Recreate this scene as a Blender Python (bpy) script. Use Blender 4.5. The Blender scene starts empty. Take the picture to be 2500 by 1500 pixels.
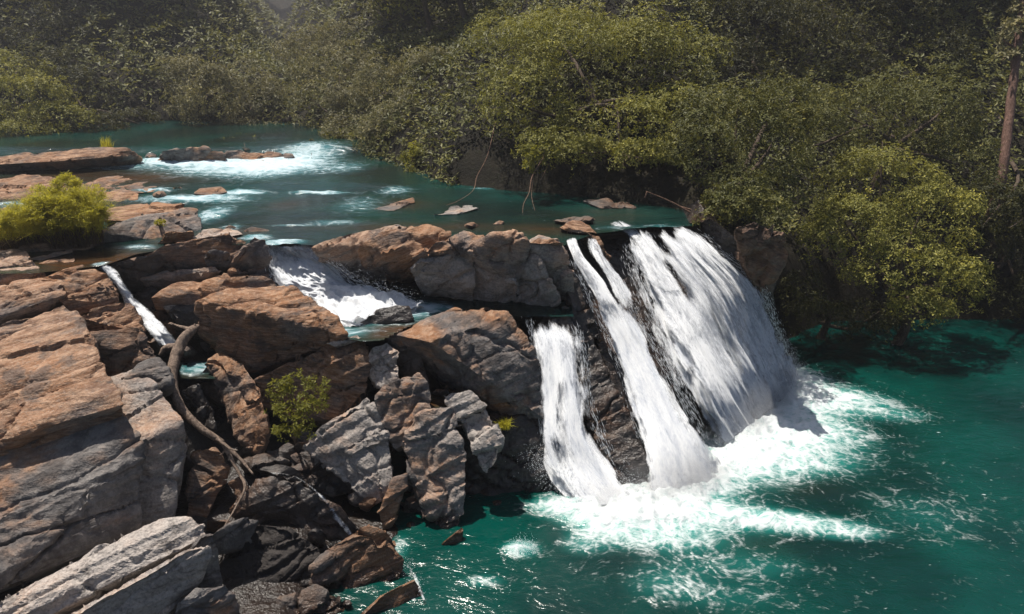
import bpy, bmesh, math, random
import numpy as np
from mathutils import Vector

R = math.radians
sc = bpy.context.scene
random.seed(7)
rng = np.random.default_rng(11)

# ------------------------------------------------------------------ camera
CAM = np.array([0.0, 0.0, 4.0])
PITCH = 22.0
FPX = 1659.0                       # focal length in pixels of the 2500 px wide photograph
cd = bpy.data.cameras.new('camera')
cd.sensor_width = 36.0
cd.lens = FPX / 2500 * 36.0
cd.clip_start = 0.1
cd.clip_end = 2000
cam = bpy.data.objects.new('camera', cd)
sc.collection.objects.link(cam)
cam.location = CAM
cam.rotation_euler = (R(90 - PITCH), 0, 0)
sc.camera = cam

# ------------------------------------------------------------------ sky and sun
SUN_EL, SUN_AZ = R(69), math.atan2(-0.6, 0.52)
w = bpy.data.worlds.new('World')
sc.world = w
w.use_nodes = True
nt = w.node_tree
nt.nodes.clear()
sky = nt.nodes.new('ShaderNodeTexSky')
sky.sky_type = 'NISHITA'
sky.sun_disc = False
sky.sun_elevation = SUN_EL
sky.sun_rotation = SUN_AZ
bg = nt.nodes.new('ShaderNodeBackground')
bg.inputs['Strength'].default_value = 0.05
out = nt.nodes.new('ShaderNodeOutputWorld')
nt.links.new(sky.outputs[0], bg.inputs['Color'])
nt.links.new(bg.outputs[0], out.inputs['Surface'])
sd = bpy.data.lights.new('sun', 'SUN')
sd.energy = 5.0
sd.angle = R(0.5)
sd.color = (1.0, 0.93, 0.83)
sun = bpy.data.objects.new('sun', sd)
sc.collection.objects.link(sun)
SDIR = Vector((math.sin(SUN_AZ) * math.cos(SUN_EL), math.cos(SUN_AZ) * math.cos(SUN_EL), math.sin(SUN_EL)))
sun.rotation_euler = SDIR.to_track_quat('Z', 'Y').to_euler()
sun.location = (0, 0, 60)
sc.view_settings.view_transform = 'Standard'
sc.view_settings.look = 'None'
sc.view_settings.gamma = 1
sc.view_settings.exposure = 0.62
sc.view_settings.use_curve_mapping = False
sc.cycles.use_denoising = True
sc.cycles.use_adaptive_sampling = True
sc.cycles.adaptive_threshold = 0.025
sc.cycles.max_bounces = 5
sc.cycles.diffuse_bounces = 3
sc.cycles.glossy_bounces = 2
sc.cycles.transmission_bounces = 3
sc.cycles.transparent_max_bounces = 12
sc.cycles.volume_bounces = 0
sc.cycles.sample_clamp_indirect = 4.0

# ------------------------------------------------------------------ helpers
th = R(PITCH)
FWD = np.array([0, math.cos(th), -math.sin(th)])
UP = np.array([0, math.sin(th), math.cos(th)])
RGT = np.array([1.0, 0, 0])


def ray(px, py):
    return FWD + RGT * ((px - 1250) / FPX) + UP * ((750 - py) / FPX)


def at(px, py, z):
    """the point of the place at height z that the photograph shows at px, py"""
    d = ray(px, py)
    return CAM + d * ((z - CAM[2]) / d[2])


def far(px, py, dep):
    return CAM + ray(px, py) * dep


def vnoise(p):
    p = np.asarray(p, dtype=np.float64)
    i = np.floor(p).astype(np.int64)
    f = p - i
    f = f * f * (3 - 2 * f)
    res = np.zeros(len(p))
    for dx in (0, 1):
        for dy in (0, 1):
            for dz in (0, 1):
                x = i[:, 0] + dx; y = i[:, 1] + dy; z = i[:, 2] + dz
                h = (x * 374761393 + y * 668265263 + z * 2147483647) & 0xffffffff
                h = ((h ^ (h >> 13)) * 1274126177) & 0xffffffff
                h = (h ^ (h >> 16)) & 0xffff
                wt = (f[:, 0] if dx else 1 - f[:, 0]) * (f[:, 1] if dy else 1 - f[:, 1]) * (f[:, 2] if dz else 1 - f[:, 2])
                res += wt * (h / 65535.0)
    return res * 2 - 1


def fbm(p, octs=4, gain=0.5):
    a, s, t = 1.0, 0.0, 0.0
    q = np.asarray(p, dtype=np.float64) + 31.7
    for _ in range(octs):
        s = s + a * vnoise(q)
        t += a
        a *= gain
        q = q * 2.03 + 17.3
    return s / t


def sstep(a, b, x):
    t = np.clip((x - a) / (b - a), 0, 1)
    return t * t * (3 - 2 * t)


COL = sc.collection


def link(name, me, mat=None, parent=None, loc=None):
    o = bpy.data.objects.new(name, me)
    COL.objects.link(o)
    if mat is not None and me is not None and not me.materials:
        me.materials.append(mat)
    if loc is not None:
        o.location = loc
    if parent is not None:
        o.parent = parent
    return o


def tag(o, label=None, cat=None, group=None, kind=None):
    if label: o['label'] = label
    if cat: o['category'] = cat
    if group: o['group'] = group
    if kind: o['kind'] = kind
    return o


def np_mesh(name, verts, faces, smooth=True):
    """faces: (n,k) int array"""
    me = bpy.data.meshes.new(name)
    verts = np.ascontiguousarray(verts, dtype=np.float32)
    faces = np.ascontiguousarray(faces, dtype=np.int32)
    n, k = faces.shape
    me.vertices.add(len(verts))
    me.vertices.foreach_set('co', verts.ravel())
    me.loops.add(n * k)
    me.loops.foreach_set('vertex_index', faces.ravel())
    me.polygons.add(n)
    me.polygons.foreach_set('loop_start', np.arange(0, n * k, k, dtype=np.int32))
    me.update(calc_edges=True)
    me.polygons.foreach_set('use_smooth', np.full(n, smooth, dtype=bool))
    me.update()
    return me


def attr(me, name, vals):
    a = me.attributes.new(name, 'FLOAT', 'POINT')
    a.data.foreach_set('value', np.ascontiguousarray(vals, dtype=np.float32))


def grid_faces(nu, nv):
    i = np.arange(nu * nv).reshape(nv, nu)
    return np.stack([i[:-1, :-1].ravel(), i[:-1, 1:].ravel(), i[1:, 1:].ravel(), i[1:, :-1].ravel()], 1)


def spline(pts, n):
    """Catmull-Rom through pts, n samples"""
    P = np.asarray(pts, dtype=float)
    m = len(P)
    Q = np.vstack([2 * P[0] - P[1], P, 2 * P[-1] - P[-2]])
    t = np.linspace(0, m - 1, n)
    k = np.minimum(t.astype(int), m - 2)
    f = (t - k)[:, None]
    a, b, c, d = Q[k], Q[k + 1], Q[k + 2], Q[k + 3]
    return 0.5 * (2 * b + (c - a) * f + (2 * a - 5 * b + 4 * c - d) * f ** 2 + (3 * b - a - 3 * c + d) * f ** 3)


def tube(pts, radii, n=24, seg=7, rough=0.0, seed=0):
    P = spline(np.c_[np.asarray(pts, float), np.asarray(radii, float)], n)
    C, r = P[:, :3], np.maximum(P[:, 3], 0.002)
    T = np.gradient(C, axis=0)
    T /= np.linalg.norm(T, axis=1)[:, None] + 1e-9
    ref = np.array([0.31, 0.17, 0.93]) if abs(T[:, 2]).mean() < 0.8 else np.array([0.9, 0.3, 0.1])
    A = np.cross(T, ref); A /= np.linalg.norm(A, axis=1)[:, None] + 1e-9
    B = np.cross(T, A)
    an = np.linspace(0, 2 * math.pi, seg, endpoint=False)
    V = C[:, None, :] + (A[:, None, :] * np.cos(an)[None, :, None] + B[:, None, :] * np.sin(an)[None, :, None]) * r[:, None, None]
    V = V.reshape(-1, 3)
    if rough:
        nn = V - np.repeat(C, seg, 0)
        V = V + nn * (rough * fbm(V * 6 + seed * 3.1, 3))[:, None]
    i = np.arange(n * seg).reshape(n, seg)
    j = np.roll(i, -1, axis=1)
    F = np.stack([i[:-1].ravel(), j[:-1].ravel(), j[1:].ravel(), i[1:].ravel()], 1)
    V = np.vstack([V, C[0], C[-1]])
    s, e = len(V) - 2, len(V) - 1
    cap = [[s, j[0][k], i[0][k], i[0][k]] for k in range(seg)] + [[e, i[-1][k], j[-1][k], j[-1][k]] for k in range(seg)]
    return V, F, np.array(cap)


def tube_mesh(name, tubes):
    me = bpy.data.meshes.new(name)
    vs, fs, off = [], [], 0
    for V, F, c in tubes:
        vs += [tuple(v) for v in V]
        fs += [tuple(int(q) + off for q in f) for f in F]
        fs += [tuple(int(q) + off for q in f[:3]) for f in c]
        off += len(V)
    me.from_pydata(vs, [], fs)
    me.polygons.foreach_set('use_smooth', np.ones(len(me.polygons), dtype=bool))
    me.update()
    return me


# ------------------------------------------------------------------ materials
class NT:
    def __init__(self, name):
        self.m = bpy.data.materials.new(name)
        self.m.use_nodes = True
        self.t = self.m.node_tree
        self.t.nodes.clear()
        self.out = self.t.nodes.new('ShaderNodeOutputMaterial')

    def n(self, typ, **kw):
        nd = self.t.nodes.new(typ)
        for k, v in kw.items():
            setattr(nd, k, v)
        return nd

    def l(self, a, b):
        self.t.links.new(a, b)

    def val(self, sock, v):
        if hasattr(v, 'is_output') or isinstance(v, bpy.types.NodeSocket):
            self.l(v, sock)
        elif isinstance(v, (tuple, list)) and len(v) == 3 and sock.type == 'RGBA':
            sock.default_value = (*v, 1)
        else:
            sock.default_value = v

    def math(self, op, a, b=None, c=None, clamp=False):
        nd = self.n('ShaderNodeMath', operation=op, use_clamp=clamp)
        self.val(nd.inputs[0], a)
        if b is not None: self.val(nd.inputs[1], b)
        if c is not None: self.val(nd.inputs[2], c)
        return nd.outputs[0]

    def mix(self, f, a, b, blend='MIX'):
        nd = self.n('ShaderNodeMix', data_type='RGBA', blend_type=blend)
        self.val(nd.inputs[0], f)
        self.val(nd.inputs[6], a)
        self.val(nd.inputs[7], b)
        return nd.outputs[2]

    def noise(self, vec, scale, detail=4, rough=0.55, dist=0.0, lac=2.0):
        nd = self.n('ShaderNodeTexNoise')
        if vec is not None: self.l(vec, nd.inputs['Vector'])
        nd.inputs['Scale'].default_value = scale
        nd.inputs['Detail'].default_value = detail
        nd.inputs['Roughness'].default_value = rough
        nd.inputs['Distortion'].default_value = dist
        nd.inputs['Lacunarity'].default_value = lac
        return nd.outputs[0]

    def ramp(self, f, a, b, lo=0.0, hi=1.0):
        nd = self.n('ShaderNodeMapRange', interpolation_type='SMOOTHSTEP')
        self.val(nd.inputs[0], f)
        self.val(nd.inputs[1], a)
        self.val(nd.inputs[2], b)
        self.val(nd.inputs[3], lo)
        self.val(nd.inputs[4], hi)
        return nd.outputs[0]

    def mapping(self, vec, rot=(0, 0, 0), scale=(1, 1, 1), loc=(0, 0, 0)):
        nd = self.n('ShaderNodeMapping')
        self.l(vec, nd.inputs[0])
        nd.inputs['Rotation'].default_value = rot
        nd.inputs['Scale'].default_value = scale
        nd.inputs['Location'].default_value = loc
        return nd.outputs[0]

    def oattr(self, name, typ='OBJECT'):
        nd = self.n('ShaderNodeAttribute', attribute_type=typ, attribute_name=name)
        return nd.outputs['Fac']

    def geo(self, nm='Position'):
        return self.n('ShaderNodeNewGeometry').outputs[nm]

    def bump(self, h, strength, dist, normal=None):
        nd = self.n('ShaderNodeBump')
        nd.inputs['Strength'].default_value = strength
        nd.inputs['Distance'].default_value = dist
        self.l(h, nd.inputs['Height'])
        if normal is not None: self.l(normal, nd.inputs['Normal'])
        return nd.outputs[0]

    def bsdf(self, col, rough, normal=None, spec=0.5):
        nd = self.n('ShaderNodeBsdfPrincipled')
        self.val(nd.inputs['Base Color'], col)
        self.val(nd.inputs['Roughness'], rough)
        self.val(nd.inputs['Specular IOR Level'], spec)
        if normal is not None: self.l(normal, nd.inputs['Normal'])
        return nd.outputs[0]

    def done(self, sh):
        self.l(sh, self.out.inputs['Surface'])
        return self.m


BED = np.array([-0.45, 0.45, 0.77]); BED /= np.linalg.norm(BED)
BEDQ = Vector(BED).rotation_difference(Vector((0, 0, 1))).to_euler()


def rock_material(name):
    t = NT(name)
    pos = t.geo('Position')
    nrm = t.geo('Normal')
    oi = t.n('ShaderNodeObjectInfo')
    vr = t.n('ShaderNodeVectorRotate', rotation_type='EULER_XYZ')
    t.l(pos, vr.inputs['Vector'])
    cbr = t.n('ShaderNodeCombineXYZ')
    t.l(t.math('MULTIPLY', t.math('SUBTRACT', oi.outputs['Random'], 0.5), t.oattr('swirl')), cbr.inputs[0])
    t.l(t.math('MULTIPLY', t.math('SUBTRACT', t.math('FRACT', t.math('MULTIPLY', oi.outputs['Random'], 17.3)), 0.5), t.oattr('swirl')), cbr.inputs[1])
    t.l(cbr.outputs[0], vr.inputs['Rotation'])
    bed = t.mapping(vr.outputs[0], rot=tuple(BEDQ), scale=(0.55, 0.55, 5.5))
    sep = t.n('ShaderNodeSeparateXYZ'); t.l(nrm, sep.inputs[0])
    sepp = t.n('ShaderNodeSeparateXYZ'); t.l(pos, sepp.inputs[0])
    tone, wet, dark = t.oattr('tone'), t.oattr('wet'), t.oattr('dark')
    big = t.noise(pos, 0.9, 3, 0.6)
    mid = t.noise(pos, 3.5, 3, 0.65)
    fine = t.noise(pos, 24, 3, 0.7)
    grit = t.noise(pos, 90, 1, 0.7)
    strata = t.noise(bed, 1.6, 4, 0.66)
    streak = t.noise(bed, 7.0, 2, 0.6)
    # rust-orange weathering over grey stone
    f = t.math('ADD', tone, t.math('MULTIPLY', t.math('SUBTRACT', big, 0.5), 1.9))
    f = t.math('ADD', f, t.math('MULTIPLY', t.math('SUBTRACT', mid, 0.5), 0.8))
    f = t.math('ADD', f, t.math('MULTIPLY', t.math('SUBTRACT', strata, 0.5), 0.9))
    f = t.math('ADD', f, t.math('MULTIPLY', t.math('SUBTRACT', sep.outputs[2], 0.45), 0.28))
    f = t.ramp(f, 0.18, 0.85)
    grey = t.mix(t.ramp(mid, 0.3, 0.75), (0.085, 0.08, 0.081), (0.27, 0.252, 0.24))
    orange = t.mix(t.ramp(big, 0.35, 0.7), (0.105, 0.043, 0.018), (0.27, 0.122, 0.05))
    tan = t.mix(t.ramp(streak, 0.35, 0.72), orange, (0.36, 0.22, 0.135))
    c = t.mix(f, grey, tan)
    c = t.mix(t.ramp(strata, 0.44, 0.30, 0.0, 0.8), c, (0.075, 0.055, 0.047))
    c = t.mix(t.ramp(fine, 0.52, 0.68, 0.0, 0.4), c, t.mix(0.5, c, (0.5, 0.44, 0.38)))
    c = t.mix(t.ramp(fine, 0.43, 0.28, 0.0, 0.6), c, (0.05, 0.04, 0.036))
    c = t.mix(t.ramp(grit, 0.32, 0.6, 0.3, 0.0), c, (0.06, 0.05, 0.045))
    blot = t.noise(pos, 1.7, 4, 0.7)
    c = t.mix(t.ramp(blot, 0.55, 0.66, 0.0, 0.65), c, (0.055, 0.045, 0.042))
    c = t.mix(t.math('MULTIPLY', t.oattr('pale'), t.ramp(fine, 0.3, 0.6, 0.35, 1.0)), c, (0.56, 0.50, 0.45))
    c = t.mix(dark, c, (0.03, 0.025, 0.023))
    # wet stone: darker and shiny; always so just above the two water lines
    edge = t.ramp(t.math('ADD', sepp.outputs[2], t.math('MULTIPLY', mid, 0.35)), -3.78, -3.5, 1.0, 0.0)
    wetf = t.math('MAXIMUM', t.math('MULTIPLY', wet, t.ramp(big, 0.25, 0.5, 0.7, 1.0)), edge)
    c = t.mix(t.math('MULTIPLY', wetf, 0.86), c, t.mix(1.0, c, (0.20, 0.17, 0.16), 'MULTIPLY'))
    vor = t.n('ShaderNodeTexVoronoi', feature='DISTANCE_TO_EDGE')
    wn = t.n('ShaderNodeTexNoise'); t.l(pos, wn.inputs['Vector']); wn.inputs['Scale'].default_value = 1.6; wn.inputs['Detail'].default_value = 2
    wa = t.n('ShaderNodeVectorMath', operation='ADD'); t.l(t.mapping(pos, rot=tuple(BEDQ), scale=(0.6, 0.6, 2.6)), wa.inputs[0]); t.l(wn.outputs['Color'], wa.inputs[1])
    t.l(wa.outputs[0], vor.inputs['Vector'])
    vor.inputs['Scale'].default_value = 1.25
    crack = t.ramp(vor.outputs['Distance'], 0.0, 0.035)
    crackc = t.math('MULTIPLY', t.math('SUBTRACT', 1.0, crack), t.ramp(blot, 0.48, 0.6, 0.0, 0.6))
    c = t.mix(t.math('MULTIPLY', crackc, 0.8), c, (0.03, 0.024, 0.02))
    rough_n = t.noise(pos, 3.2, 5, 0.72)
    h = t.math('ADD', t.math('MULTIPLY', strata, 0.55), t.math('MULTIPLY', rough_n, 1.25))
    nb = t.bump(h, 0.75, 0.10)
    rough = t.ramp(wetf, 0.0, 1.0, 0.88, 0.27)
    return t.done(t.bsdf(c, rough, nb, 0.4))


M_ROCK = rock_material('weathered_rock')


def soil_material():
    t = NT('forest_soil')
    pos = t.geo()
    a = t.noise(pos, 0.8, 6, 0.65)
    b = t.noise(pos, 9, 5, 0.7)
    c = t.mix(t.ramp(a, 0.35, 0.7), (0.008, 0.007, 0.005), (0.022, 0.018, 0.011))  # soil kept near black to paint the shade in gaps beneath the crowns
    c = t.mix(t.ramp(b, 0.5, 0.7, 0, 0.6), c, (0.016, 0.02, 0.008))
    return t.done(t.bsdf(c, 0.95, t.bump(b, 0.8, 0.08), 0.2))


M_SOIL = soil_material()


def bark_material(name, a, b):
    t = NT(name)
    pos = t.geo()
    v = t.mapping(pos, scale=(9, 9, 2.2))
    n1 = t.noise(v, 2.2, 6, 0.65, 0.4)
    n2 = t.noise(pos, 30, 4, 0.6)
    c = t.mix(t.ramp(n1, 0.3, 0.7), a, b)
    c = t.mix(t.ramp(n2, 0.35, 0.6, 0.5, 0.0), c, tuple(x * 0.35 for x in a))
    return t.done(t.bsdf(c, 0.85, t.bump(t.math('ADD', n1, t.math('MULTIPLY', n2, 0.3)), 0.8, 0.03), 0.25))


M_BARK = bark_material('bark', (0.05, 0.035, 0.025), (0.13, 0.095, 0.07))
M_BARK_RED = bark_material('reddish_bark', (0.11, 0.06, 0.045), (0.25, 0.15, 0.115))
M_DRIFT = bark_material('driftwood', (0.11, 0.078, 0.06), (0.30, 0.225, 0.175))
M_VINE = bark_material('vine', (0.12, 0.07, 0.05), (0.26, 0.16, 0.11))


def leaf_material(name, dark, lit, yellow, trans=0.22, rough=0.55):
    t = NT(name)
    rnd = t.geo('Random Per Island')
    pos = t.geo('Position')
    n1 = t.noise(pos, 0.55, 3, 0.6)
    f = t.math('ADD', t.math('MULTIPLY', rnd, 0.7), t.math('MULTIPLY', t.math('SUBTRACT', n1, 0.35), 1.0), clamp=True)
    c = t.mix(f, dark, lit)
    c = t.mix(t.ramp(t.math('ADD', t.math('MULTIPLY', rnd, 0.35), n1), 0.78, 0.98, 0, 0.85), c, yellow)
    s = t.bsdf(c, rough, None, 0.25)
    tr = t.n('ShaderNodeBsdfTranslucent')
    t.l(t.mix(0.5, c, (yellow[0] * 1.2, yellow[1] * 1.25, yellow[2]), 'MIX'), tr.inputs[0])
    mx = t.n('ShaderNodeMixShader')
    mx.inputs[0].default_value = trans
    t.l(s, mx.inputs[1]); t.l(tr.outputs[0], mx.inputs[2])
    return t.done(mx.outputs[0])


M_LEAF = leaf_material('olive_leaf', (0.080, 0.085, 0.018), (0.28, 0.265, 0.060), (0.40, 0.35, 0.055))
M_LEAF_MID = leaf_material('mid_green_leaf', (0.045, 0.052, 0.014), (0.15, 0.148, 0.040), (0.24, 0.21, 0.04))
M_LEAF_SHADE_DARK = leaf_material('shade_dark_leaf', (0.018, 0.021, 0.008), (0.058, 0.060, 0.018), (0.12, 0.105, 0.02), 0.3)  # leaf colour darkened to paint in the gloom of the right-hand forest
M_LEAF_GREY = leaf_material('haze_grey_leaf', (0.085, 0.082, 0.042), (0.235, 0.21, 0.105), (0.33, 0.28, 0.10))  # distance haze painted into the leaf colour as grey
M_LEAF_YEL = leaf_material('yellow_leaf', (0.09, 0.095, 0.016), (0.22, 0.215, 0.04), (0.32, 0.28, 0.04), 0.45)
M_GRASS = leaf_material('grass_blade', (0.20, 0.19, 0.018), (0.46, 0.42, 0.035), (0.56, 0.46, 0.04), 0.45)
M_DRY = leaf_material('dry_stalk', (0.035, 0.022, 0.012), (0.12, 0.07, 0.035), (0.17, 0.11, 0.045), 0.2, 0.7)


def water_material(name, deep, foam_scale, flow_rot, ripple, shallow=(0.055, 0.024, 0.009), stretch=3.5, fcol=(0.62, 0.66, 0.67), soft=(-0.28, 0.52)):
    t = NT(name)
    pos = t.geo()
    foam, shal = t.oattr('foam', 'GEOMETRY'), t.oattr('shallow', 'GEOMETRY')
    warp = t.n('ShaderNodeVectorMath', operation='SCALE')
    wn = t.n('ShaderNodeTexNoise'); t.l(pos, wn.inputs['Vector']); wn.inputs['Scale'].default_value = 0.9; wn.inputs['Detail'].default_value = 3
    t.l(wn.outputs['Color'], warp.inputs[0]); warp.inputs['Scale'].default_value = 0.7
    add = t.n('ShaderNodeVectorMath', operation='ADD'); t.l(pos, add.inputs[0]); t.l(warp.outputs[0], add.inputs[1])
    st = t.mapping(add.outputs[0], rot=(0, 0, flow_rot), scale=(1.0, stretch, 1.0))
    n1 = t.noise(st, foam_scale, 4, 0.68, 0.4)
    n2 = t.noise(st, foam_scale * 5.5, 3, 0.68)
    lace = t.n('ShaderNodeTexVoronoi', feature='DISTANCE_TO_EDGE')
    t.l(add.outputs[0], lace.inputs['Vector']); lace.inputs['Scale'].default_value = foam_scale * 1.7
    lc = t.ramp(lace.outputs['Distance'], 0.0, 0.22, 1.0, 0.0)
    v = t.math('ADD', t.math('MULTIPLY', n1, 0.54), t.math('MULTIPLY', n2, 0.46))
    v = t.math('ADD', v, t.math('MULTIPLY', lc, 0.10))
    v = t.math('ADD', t.math('MULTIPLY', t.math('SUBTRACT', v, 0.5), 2.0), 0.5)
    thr = t.math('SUBTRACT', 1.12, t.math('MULTIPLY', foam, 1.05))
    fm = t.ramp(t.math('SUBTRACT', v, thr), soft[0], soft[1])
    # lone flecks on the ripple crests
    fl = t.noise(t.mapping(pos, rot=(0, 0, flow_rot), scale=(1.0, 4.0, 1.0)), 5.5, 3, 0.55, 0.3)
    fl = t.math('MULTIPLY', t.ramp(fl, 0.70, 0.77), t.ramp(t.noise(pos, 0.45, 2), 0.42, 0.6))
    fm = t.math('MAXIMUM', fm, t.math('MULTIPLY', fl, 0.75))
    depth = t.noise(pos, 0.35, 3, 0.5)
    c = t.mix(t.ramp(depth, 0.3, 0.7), deep[0], deep[1])
    c = t.mix(t.math('MULTIPLY', shal, t.ramp(t.noise(st, 1.2, 4), 0.3, 0.62, 0.5, 1.0)), c, shallow)
    # air bubbles below the surface turn the water milky turquoise round the foam
    c = t.mix(t.ramp(foam, 0.12, 0.85, 0.0, 0.85), c, deep[2])
    c = t.mix(fm, c, fcol)
    rp = t.noise(t.mapping(add.outputs[0], rot=(0, 0, flow_rot), scale=(1.0, 2.4, 1.0)), ripple, 5, 0.6, 0.4)
    h = t.math('ADD', rp, t.math('MULTIPLY', v, t.math('MULTIPLY', fm, 0.8)))
    nb = t.bump(h, 0.34, 0.09)
    rough = t.ramp(fm, 0.0, 1.0, 0.13, 0.75)
    return t.done(t.bsdf(c, rough, nb, 0.36))


M_POOL = water_material('pool_water', ((0.0, 0.014, 0.0125), (0.0, 0.043, 0.034), (0.02, 0.30, 0.26)), 2.3, R(38), 3.2, stretch=2.0)
M_RIVER = water_material('river_water', ((0.003, 0.011, 0.010), (0.002, 0.034, 0.029), (0.05, 0.24, 0.27)), 1.5, R(8), 2.6, stretch=6.0, fcol=(0.50, 0.60, 0.66), soft=(-0.28, 0.6))


def falls_material(name, fu_s, fv_s):
    t = NT(name)
    fu, fv, dens = t.oattr('fu', 'GEOMETRY'), t.oattr('fv', 'GEOMETRY'), t.oattr('dens', 'GEOMETRY')

    def lay(ku, kv, det, ro, dis):
        cb = t.n('ShaderNodeCombineXYZ')
        t.l(t.math('MULTIPLY', fu, fu_s * ku), cb.inputs[0]); t.l(t.math('MULTIPLY', fv, fv_s * kv), cb.inputs[1])
        return t.noise(cb.outputs[0], 1.0, det, ro, dis)
    n1 = lay(1.0, 1.0, 5, 0.6, 0.5)
    n2 = lay(4.0, 4.5, 5, 0.68, 0.8)
    n3 = lay(14.0, 22.0, 4, 0.7, 0.6)
    v = t.math('ADD', t.math('ADD', t.math('MULTIPLY', n1, 0.42), t.math('MULTIPLY', n2, 0.36)), t.math('MULTIPLY', n3, 0.22))
    v = t.math('ADD', t.math('MULTIPLY', t.math('SUBTRACT', v, 0.5), 1.9), 0.5)
    thr = t.math('SUBTRACT', 1.10, t.math('MULTIPLY', dens, 1.12))
    a = t.ramp(t.math('SUBTRACT', v, thr), -0.14, 0.24)
    c = t.mix(t.ramp(v, 0.15, 0.68), (0.40, 0.44, 0.52), (0.76, 0.78, 0.80))
    # a body of drops and bubbles scatters light from above whichever way the sheet faces
    nb = t.bump(v, 0.6, 0.10)
    ad = t.n('ShaderNodeVectorMath', operation='ADD'); t.l(nb, ad.inputs[0]); ad.inputs[1].default_value = (-0.1, 0.0, 1.1)
    nz = t.n('ShaderNodeVectorMath', operation='NORMALIZE'); t.l(ad.outputs[0], nz.inputs[0])
    d = t.bsdf(c, 0.7, nz.outputs[0], 0.1)
    tr = t.n('ShaderNodeBsdfTranslucent'); t.val(tr.inputs[0], c)
    m1 = t.n('ShaderNodeMixShader'); m1.inputs[0].default_value = 0.2
    t.l(d, m1.inputs[1]); t.l(tr.outputs[0], m1.inputs[2])
    tp = t.n('ShaderNodeBsdfTransparent')
    m2 = t.n('ShaderNodeMixShader')
    t.l(a, m2.inputs[0]); t.l(tp.outputs[0], m2.inputs[1]); t.l(m1.outputs[0], m2.inputs[2])
    return t.done(m2.outputs[0])


M_FALL = falls_material('falling_water', 2.6, 0.55)
M_CHUTE = falls_material('churned_water', 2.4, 1.7)


def plain(name, col, rough=0.6):
    t = NT(name)
    pos = t.geo()
    c = t.mix(t.noise(pos, 8, 3), col, tuple(x * 0.8 for x in col))
    return t.done(t.bsdf(c, rough))


def droplet_material():
    t = NT('spray_drop')
    d = t.bsdf((0.92, 0.94, 0.96), 0.3)
    tr = t.n('ShaderNodeBsdfTranslucent'); t.val(tr.inputs[0], (0.92, 0.94, 0.96))
    m = t.n('ShaderNodeMixShader'); m.inputs[0].default_value = 0.45
    t.l(d, m.inputs[1]); t.l(tr.outputs[0], m.inputs[2])
    return t.done(m.outputs[0])


M_DROP = droplet_material()

# ------------------------------------------------------------------ terrain
BANK = np.array([(60, 19.5), (20, 18.6), (9.5, 18.2), (7.8, 16.8), (6.6, 15.5), (5.4, 14.7), (4.5, 14.9), (3.6, 15.7), (1.6, 17.0), (-0.6, 17.8), (-2.6, 19.0),
                 (-5.0, 22.6), (-6.8, 26.2), (-9.5, 29.6), (-11, 30.6), (-15, 31), (-20, 29), (-28, 26.5), (-60, 24)])


def bank_dist(x, y):
    """signed distance to the far bank, positive on land"""
    best = np.full(x.shape, 1e9)
    for a, b in zip(BANK[:-1], BANK[1:]):
        d = b - a
        t = np.clip(((x - a[0]) * d[0] + (y - a[1]) * d[1]) / (d @ d), 0, 1)
        best = np.minimum(best, np.hypot(x - a[0] - t * d[0], y - a[1] - t * d[1]))
    xs, ys = BANK[::-1, 0], BANK[::-1, 1]
    yb = np.interp(x, xs, ys)
    return np.where(y > yb, best, -best)


CTRL = [(-200, 620, -.5), (0, 640, -.35), (0, 800, -.85), (0, 1000, -1.6), (150, 900, -1.3), (300, 1000, -2.0), (0, 1300, -3.2), (300, 1300, -3.6),
        (450, 1000, -3.1), (450, 1200, -3.6), (640, 1300, -3.7), (640, 1480, -3.75), (300, 1500, -3.9), (0, 1500, -3.7), (500, 650, -.62), (420, 700, -1.0),
        (600, 800, -1.7), (700, 1000, -3.0), (800, 1100, -3.6), (900, 1000, -3.2), (1000, 1200, -4.6), (1100, 1350, -5.2), (900, 800, -1.75), (1100, 780, -1.7),
        (1250, 780, -1.7), (700, 640, -.8), (1000, 620, -1.0), (1300, 620, -1.0), (1300, 1000, -3.8), (1250, 1200, -5.2), (1450, 700, -1.6), (1500, 1000, -3.6),
        (1650, 800, -2.8), (1800, 800, -3.2), (1900, 950, -5.5), (1600, 1250, -5.5), (2000, 900, -5.5), (1100, 1450, -5.5), (800, 1490, -4.0), (920, 1390, -4.05), (930, 1290, -3.95), (930, 1500, -4.3), (560, 1400, -3.7),
        (1500, 1480, -5.5), (2000, 1300, -5.5), (2400, 1000, -5.5), (-500, 700, -.8), (-500, 1100, -2.2), (-400, 1500, -3.6),
        (400, 560, -.6), (650, 560, -.6), (1000, 560, -.8), (1300, 560, -.8), (1550, 545, -.7)]
CW = np.array([at(*c) for c in CTRL])


def bed_z(x, y):
    """bedrock under the boulders, the river and the pool"""
    sh = x.shape
    x, y = x.ravel(), y.ravel()
    d2 = (x[:, None] - CW[None, :, 0]) ** 2 + (y[:, None] - CW[None, :, 1]) ** 2 + 0.02
    wt = d2 ** -2.0
    near = (wt * CW[None, :, 2]).sum(1) / wt.sum(1)
    up = sstep(14.2, 15.5, y) * sstep(6.6, 5.6, x)
    z = near * (1 - up) + (-0.75) * up
    low = sstep(6.0, 7.2, x) * sstep(13.0, 15.0, y)
    z = z * (1 - low) - 5.5 * low
    return z.reshape(sh)


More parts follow.
